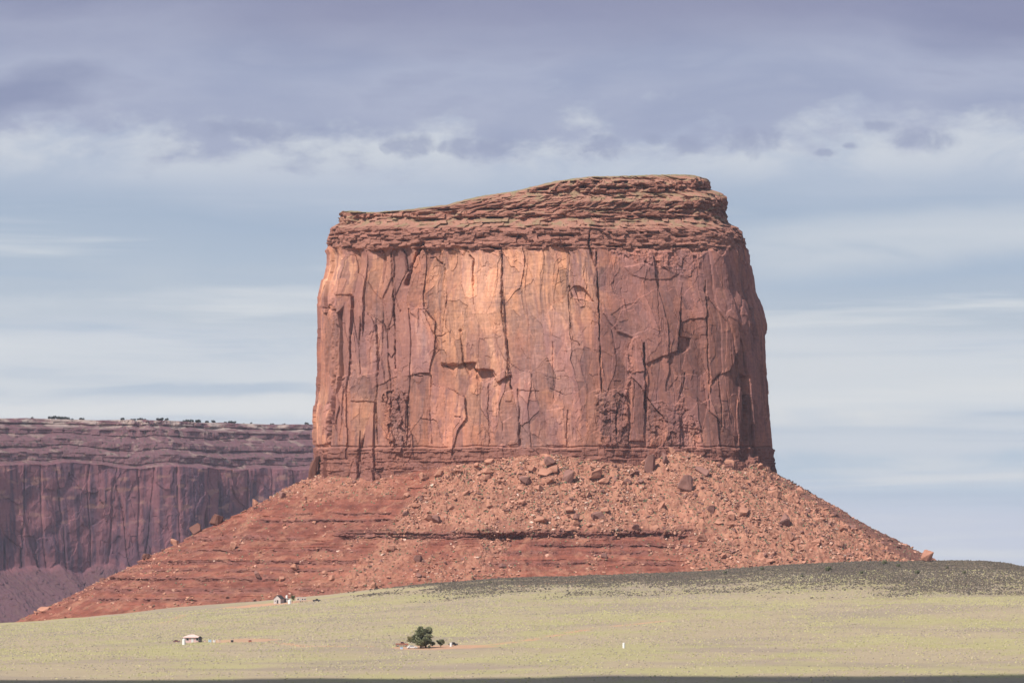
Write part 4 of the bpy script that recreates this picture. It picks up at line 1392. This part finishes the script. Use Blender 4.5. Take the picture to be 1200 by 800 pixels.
# ------------------------------------------------------------------ the homesteads
M_PINK = principled('pink_stucco', (0.66, 0.45, 0.42), 0.85, 0.12, 0.8)
M_PINKROOF = principled('pale_red_shingles', (0.60, 0.43, 0.38), 0.85, 0.25, 2.0)
M_WHITE = principled('white_paint', (0.70, 0.69, 0.66), 0.5, 0.08, 2.0, 0.4)
M_GREYWOOD = principled('weathered_boards', (0.46, 0.41, 0.38), 0.85, 0.3, 2.0)
M_DARKROOF = principled('dark_roofing', (0.055, 0.05, 0.05), 0.8, 0.3, 1.0)
M_GLASS = principled('window_glass', (0.03, 0.035, 0.045), 0.12, 0.0, 1.0, 0.5)
M_DARK = principled('dark_opening', (0.06, 0.05, 0.05), 0.9, 0.2, 1.0)
M_MAROON = principled('maroon_paint', (0.16, 0.035, 0.04), 0.3, 0.1, 1.0, 0.5)
M_BLUE = principled('pale_blue_paint', (0.42, 0.55, 0.66), 0.35, 0.1, 1.0, 0.5)
M_SILVER = principled('silver_paint', (0.55, 0.58, 0.62), 0.3, 0.1, 1.0, 0.5)
M_BLACKCAR = principled('black_paint', (0.03, 0.03, 0.035), 0.3, 0.1, 1.0, 0.5)
M_TYRE = principled('tyre_rubber', (0.025, 0.025, 0.025), 0.85, 0.1, 1.0)
M_RUST = principled('rusty_boards', (0.33, 0.13, 0.09), 0.85, 0.4, 1.0)
M_TAN = principled('tan_siding', (0.55, 0.42, 0.33), 0.8, 0.15, 1.0)
M_POST = principled('fence_wood', (0.20, 0.15, 0.12), 0.9, 0.3, 2.0)


class MB:
    def __init__(self):
        self.bm = bmesh.new()

    def box(self, x0, x1, y0, y1, z0, z1, bevel=0.0):
        vs = [self.bm.verts.new((x, y, z)) for z in (z0, z1) for x, y in ((x0, y0), (x1, y0), (x1, y1), (x0, y1))]
        fs = [[0, 3, 2, 1], [4, 5, 6, 7], [0, 1, 5, 4], [1, 2, 6, 5], [2, 3, 7, 6], [3, 0, 4, 7]]
        for f in fs:
            self.bm.faces.new([vs[i] for i in f])
        if bevel:
            es = {e for v in vs for e in v.link_edges}
            bmesh.ops.bevel(self.bm, geom=list(es), offset=bevel, segments=1, affect='EDGES')
        return self

    def prism(self, pts, y0, y1):
        """side outline in x, z pushed through y"""
        a = [self.bm.verts.new((x, y0, z)) for x, z in pts]
        b = [self.bm.verts.new((x, y1, z)) for x, z in pts]
        self.bm.faces.new(a)
        self.bm.faces.new(b[::-1])
        n = len(pts)
        for i in range(n):
            j = (i + 1) % n
            self.bm.faces.new([a[j], a[i], b[i], b[j]])
        return self

    def hull(self, pts):
        v = [self.bm.verts.new(p) for p in pts]
        bmesh.ops.convex_hull(self.bm, input=v)
        return self

    def cyl(self, c, axis, rad, length, seg=16, rad2=None):
        from mathutils import Matrix, Vector
        q = Vector((0, 0, 1)).rotation_difference(Vector(axis)).to_matrix().to_4x4()
        bmesh.ops.create_cone(self.bm, cap_ends=True, segments=seg, radius1=rad, radius2=rad if rad2 is None else rad2, depth=length,
                              matrix=Matrix.Translation(c) @ q)
        return self

    def build(self, name, mat, parent=None):
        bmesh.ops.recalc_face_normals(self.bm, faces=self.bm.faces)
        me = bpy.data.meshes.new(name)
        self.bm.to_mesh(me)
        self.bm.free()
        me.materials.append(mat)
        o = bpy.data.objects.new(name, me)
        o.parent = parent
        COL.objects.link(o)
        return o


def window(x, z, w, h, y, parent, mat=None):
    f = MB().box(x - w / 2 - .08, x + w / 2 + .08, y - .06, y + .03, z - .08, z + h + .08).build('window', M_WHITE, parent)
    MB().box(x - w / 2, x + w / 2, y - .075, y - .055, z, z + h).build('pane', M_GLASS, f)


def hip_house(loc, w, d, h, rz, label):
    root = empty('house', loc, rz)
    tag(root, label, 'house')
    MB().box(-w / 2, w / 2, -d / 2, d / 2, -0.6, h).build('wall', M_PINK, root)
    e = 0.45
    MB().hull([(-w / 2 - e, -d / 2 - e, h), (w / 2 + e, -d / 2 - e, h), (w / 2 + e, d / 2 + e, h), (-w / 2 - e, d / 2 + e, h),
               (-w / 2 - e, -d / 2 - e, h + .15), (w / 2 + e, -d / 2 - e, h + .15), (w / 2 + e, d / 2 + e, h + .15), (-w / 2 - e, d / 2 + e, h + .15),
               (-w * 0.12, 0, h + 1.45), (w * 0.12, 0, h + 1.45)]).build('roof', M_PINKROOF, root)
    dr = MB().box(-.5, .5, -d / 2 - .06, -d / 2 + .02, 0, 2.05).build('door', M_WHITE, root)
    MB().box(.3, .38, -d / 2 - .12, -d / 2 - .06, 1.0, 1.1).build('handle', M_DARK, dr)
    for x in (-w * 0.3, w * 0.3):
        window(x, 0.95, 1.1, 1.0, -d / 2, root)
    return root


def gable_house(loc, w, d, h, rise, rz, label, wallm, roofm, cat='shed', name='shed', door=(0.0, 1.0)):
    root = empty(name, loc, rz)
    tag(root, label, cat)
    MB().prism([(-w / 2, -0.6), (w / 2, -0.6), (w / 2, h), (0, h + rise), (-w / 2, h)], -d / 2, d / 2).build('wall', wallm, root)
    for s in (-1, 1):
        t, e = 0.14, 0.4
        k = rise / (w / 2)
        pts = [(0, h + rise + .02), (s * (w / 2 + e), h - e * k + .02), (s * (w / 2 + e), h - e * k + t + .02), (0, h + rise + t + .02)]
        MB().prism(pts, -d / 2 - .3, d / 2 + .3).build('roof', roofm, root)
    MB().box(door[0] - door[1] / 2, door[0] + door[1] / 2, -d / 2 - .06, -d / 2 + .02, -0.05, 2.1).build('door', M_DARK, root)
    window(-w * 0.28, 1.1, 0.7, 0.8, -d / 2, root)
    return root


def car(loc, rz, mat, label, kind='car', group=None, L=4.6):
    root = empty('parked_car' if kind == 'car' else 'pickup_truck', loc, rz)
    tag(root, label, 'car' if kind == 'car' else 'truck', group)
    k = L / 4.6
    if kind == 'car':
        low = [(-2.3, .35), (2.3, .35), (2.3, .75), (2.1, .92), (1.0, 1.0), (-1.7, 1.02), (-2.25, .9)]
        cab = [(-1.75, 1.02), (1.0, 1.0), (.35, 1.5), (-1.2, 1.52)]
        gl = [(-1.5, 1.06), (.82, 1.05), (.3, 1.43), (-1.15, 1.45)]
    else:
        low = [(-2.3, .45), (2.3, .45), (2.3, .95), (2.1, 1.08), (1.0, 1.12), (-2.3, 1.12)]
        cab = [(-.5, 1.12), (1.05, 1.12), (.5, 1.75), (-.45, 1.77)]
        gl = [(-.38, 1.17), (.85, 1.17), (.42, 1.66), (-.36, 1.68)]
    sc = lambda p: [(x * k, z * k) for x, z in p]
    b = MB().prism(sc(low), -.85 * k, .85 * k).prism(sc(cab), -.72 * k, .72 * k).build('body', mat, root)
    MB().prism(sc(gl), -.735 * k, .735 * k).build('window', M_GLASS, root)
    for x in (-1.45, 1.45):
        for y in (-.78, .78):
            w = MB().cyl((x * k, y * k, .34 * k), (0, 1, 0), .34 * k, .24 * k, 18).build('wheel', M_TYRE, root)
            MB().cyl((x * k, y * 1.165 * k, .34 * k), (0, 1, 0), .19 * k, .03 * k, 12).build('rim', M_SILVER, w)
    for y in (-.6, .6):
        MB().box(2.26 * k, 2.33 * k, (y - .18) * k, (y + .18) * k, .68 * k, .84 * k).build('headlight', M_WHITE, root)
    return root


def tank(loc, rad, h, label):
    root = empty('water_tank', loc)
    tag(root, label, 'tank')
    MB().cyl((0, 0, h / 2 - .1), (0, 0, 1), rad, h, 20).build('barrel', M_WHITE, root)
    MB().cyl((0, 0, h + .02 + rad * .12), (0, 0, 1), rad, rad * .35, 20, rad * .3).build('lid', M_WHITE, root)
    return root


def fence(p0, p1, n, label, h=1.3):
    root = empty('post_fence', p0)
    tag(root, label, 'fence')
    p0, p1 = np.array(p0), np.array(p1)
    pts = [p0 + (p1 - p0) * i / (n - 1) for i in range(n)]
    for p in pts:
        q = np.array([p[0], p[1], float(ground_z(p[0], p[1]))]) - p0
        MB().cyl((q[0], q[1], q[2] + h / 2 - .1), (0, 0, 1), .09, h + .2, 8).build('post', M_POST, root)
    for zz in (.5, 1.1):
        a = MB()
        for i in range(n - 1):
            u = np.array([pts[i][0], pts[i][1], float(ground_z(*pts[i][:2]))]) - p0
            v = np.array([pts[i + 1][0], pts[i + 1][1], float(ground_z(*pts[i + 1][:2]))]) - p0
            m = (u + v) / 2
            L = np.linalg.norm(v - u)
            a.cyl((m[0], m[1], m[2] + zz), tuple((v - u) / L), .045, L - .2, 6)
        a.build('rail', M_POST, root)
    return root


def trailer(loc, rz, L, mat, label):
    root = empty('trailer_home', loc, rz)
    tag(root, label, 'trailer')
    MB().box(-L / 2, L / 2, -1.2, 1.2, .5, 2.9, .12).build('body', mat, root)
    MB().box(-L / 2 - .1, L / 2 + .1, -1.3, 1.3, 2.92, 3.05).build('roof', M_WHITE, root)
    for x in (-L * .3, L * .12, L * .35):
        window(x, 1.4, .9, .8, -1.2, root)
    MB().box(-L * .14, -L * .14 + .8, -1.27, -1.19, .55, 2.5).build('door', M_GREYWOOD, root)
    for x in (-.6, .6):
        MB().cyl((x, -1.0, .32), (0, 1, 0), .36, .22, 14).build('wheel', M_TYRE, root)
    return root


def crate(loc, w, h, mat, label, rz=0.0, group=None):
    root = empty('wooden_crate', loc, rz)
    tag(root, label, 'crate', group)
    MB().box(-w / 2, w / 2, -w / 2, w / 2, -.1, h, .05).build('body', mat, root)
    MB().box(-w / 2 - .06, w / 2 + .06, -w / 2 - .06, w / 2 + .06, h + .003, h + .12).build('lid', M_GREYWOOD, root)
    return root


G = ground_hit
hip_house(G(225, 752), 7.6, 6.0, 2.2, 0.15, 'pale pink house with a hipped roof alone on the left plain')
tank(G(215.5, 755), 0.75, 2.6, 'white upright tank at the left front corner of the pink house')
car(G(207, 752), 0.15, M_MAROON, 'dark maroon car parked left of the pink house', L=3.2)
o = gable_house(G(234.5, 752), 1.5, 1.8, 2.1, .6, 0.2, 'tiny dark outhouse against the right end of the pink house', M_DARK, M_DARKROOF, 'shed', 'outhouse', (0.0, .7))
for px, w, h, m, lab in [(240, .9, 1.0, M_TAN, 'small tan crate nearest the pink house in the row of yard clutter'),
                         (246, 1.2, 1.3, M_BLUE, 'pale blue box in the row of yard clutter right of the pink house'),
                         (251, 1.0, 1.1, M_WHITE, 'white box in the middle of the yard clutter right of the pink house'),
                         (257, 1.3, 1.4, M_TAN, 'tall tan box ending the row of clutter right of the pink house'),
                         (272, 1.1, 1.0, M_DARK, 'lone dark crate on the dirt strip right of the pink house'),
                         (293, 1.2, 1.0, M_RUST, 'rust red crate at the far end of the dirt strip by the pink house')]:
    crate(G(px, 752), w, h, m, lab, 0.3)

gable_house(G(327, 706.5), 4.6, 6.0, 3.0, 2.0, -0.35, 'grey weathered shed with a steep dark roof below the butte', M_GREYWOOD, M_DARKROOF, 'shed', 'shed', (0.3, 1.1))
gable_house(G(334.5, 705.5), 4.6, 4.2, 1.9, .7, 0.0, 'low grey cabin joined behind the steep roofed shed', M_GREYWOOD, M_DARKROOF, 'cabin', 'cabin')
tank(G(339.5, 707), 1.0, 2.3, 'white squat tank in front of the narrow green tree')
trailer(G(353, 705), 0.1, 6.5, M_TAN, 'tan trailer home right of the narrow green tree')
car(G(281, 705), 0.1, M_BLUE, 'pale blue car leftmost on the dirt yard below the red slope')
car(G(287.5, 704.5), 0.1, M_WHITE, 'white pickup between two cars on the dirt yard below the red slope', 'truck')
car(G(294, 703.5), -0.1, M_SILVER, 'silver car nearest the shed in the line of parked vehicles')
car(G(371, 704.5), 0.3, M_BLACKCAR, 'dark pickup parked on the dirt right of the tan trailer', 'truck')
tank(G(336, 701.5), 0.7, 2.3, 'small white barrel standing on the grass above the low cabin')

fence(G(461, 757.5), G(476, 757.5), 6, 'low brown post fence along the left side of the tree camp')
car(G(471, 757), 0.05, M_RUST, 'rust red low truck beside the post fence in the tree camp', 'truck', L=5.6)
car(G(483, 759.5), 0.2, M_WHITE, 'white car parked under the left edge of the big tree', L=4.4)
crate(G(470.5, 760), 1.1, 0.9, M_BLUE, 'pale blue box in front of the rust red truck', 0.2)
car(G(531, 756), 0.5, M_BLACKCAR, 'black pickup on bare orange dirt right of the big tree', 'truck', L=4.0)
tank(G(528.5, 757), 0.55, 1.5, 'small white barrel beside the black pickup on orange dirt')
tank(G(731, 759), 0.55, 2.2, 'lone white upright tank far out on the empty right plain')


# ------------------------------------------------------------------ clouds that shade the plain and the mesa (high above the view)
def cloud(center, half, seed, label, clear=0.0):
    r = np.random.default_rng(seed)
    bm = bmesh.new()
    bmesh.ops.create_icosphere(bm, subdivisions=5, radius=1.0)
    V = np.array([v.co[:] for v in bm.verts])
    Fc = np.array([[l.index for l in f.verts] for f in bm.faces])
    bm.free()
    n = fbm(V[:, 0] * 2 + seed, V[:, 1] * 2 + V[:, 2], seed, 4)
    V = V * (1 + 0.22 * n)[:, None]
    V[:, 2] = np.where(V[:, 2] < 0, V[:, 2] * 0.3, V[:, 2])
    V = V * np.array(half)
    m = principled('cloud_white', (0.8, 0.8, 0.82), 1.0, 0.1, 0.01, 0.0)
    if clear:                       # a thin cloud lets part of the sun through
        b = m.node_tree.nodes.get('Principled BSDF')
        b.inputs['Alpha'].default_value = 1.0 - clear
    o = mesh_obj('cloud', V, Fc, m, None, None, True)
    o.location = center
    tag(o, label, 'cloud', None, 'structure')
    return o


def cloud_for(shadow, half, height, seed, label, clear=0.0):
    k = (height - shadow[2]) / SUN_DIR[2]
    c = np.array(shadow) + SUN_DIR * k
    cloud(c, half, seed, label, clear)


cloud_for((0, 860, -41), (900, 390, 160), 1500, 3, 'white cumulus cloud drifting over the near edge of the plain', 0.12)

cloud_for((-450, 5150, 60), (1300, 800, 120), 1900, 4, 'thin veil of white cloud drifting over the far mesa', 0.66)


# ------------------------------------------------------------------ air
def build_haze():
    m = bpy.data.materials.new('haze_air')
    m.use_nodes = True
    q = NT(m.node_tree)
    v = q.n('ShaderNodeVolumePrincipled')
    v.inputs['Color'].default_value = (0.74, 0.82, 0.98, 1)
    v.inputs['Density'].default_value = 0.000024
    v.inputs['Anisotropy'].default_value = 0.0
    o = q.n('ShaderNodeOutputMaterial')
    q.link(v.outputs[0], o.inputs['Volume'])
    h = MB().box(-17000, 17000, -1800, 17000, -115, 300).build('haze', m)
    tag(h, 'thin pale air over the whole valley', 'haze', None, 'stuff')


build_haze()
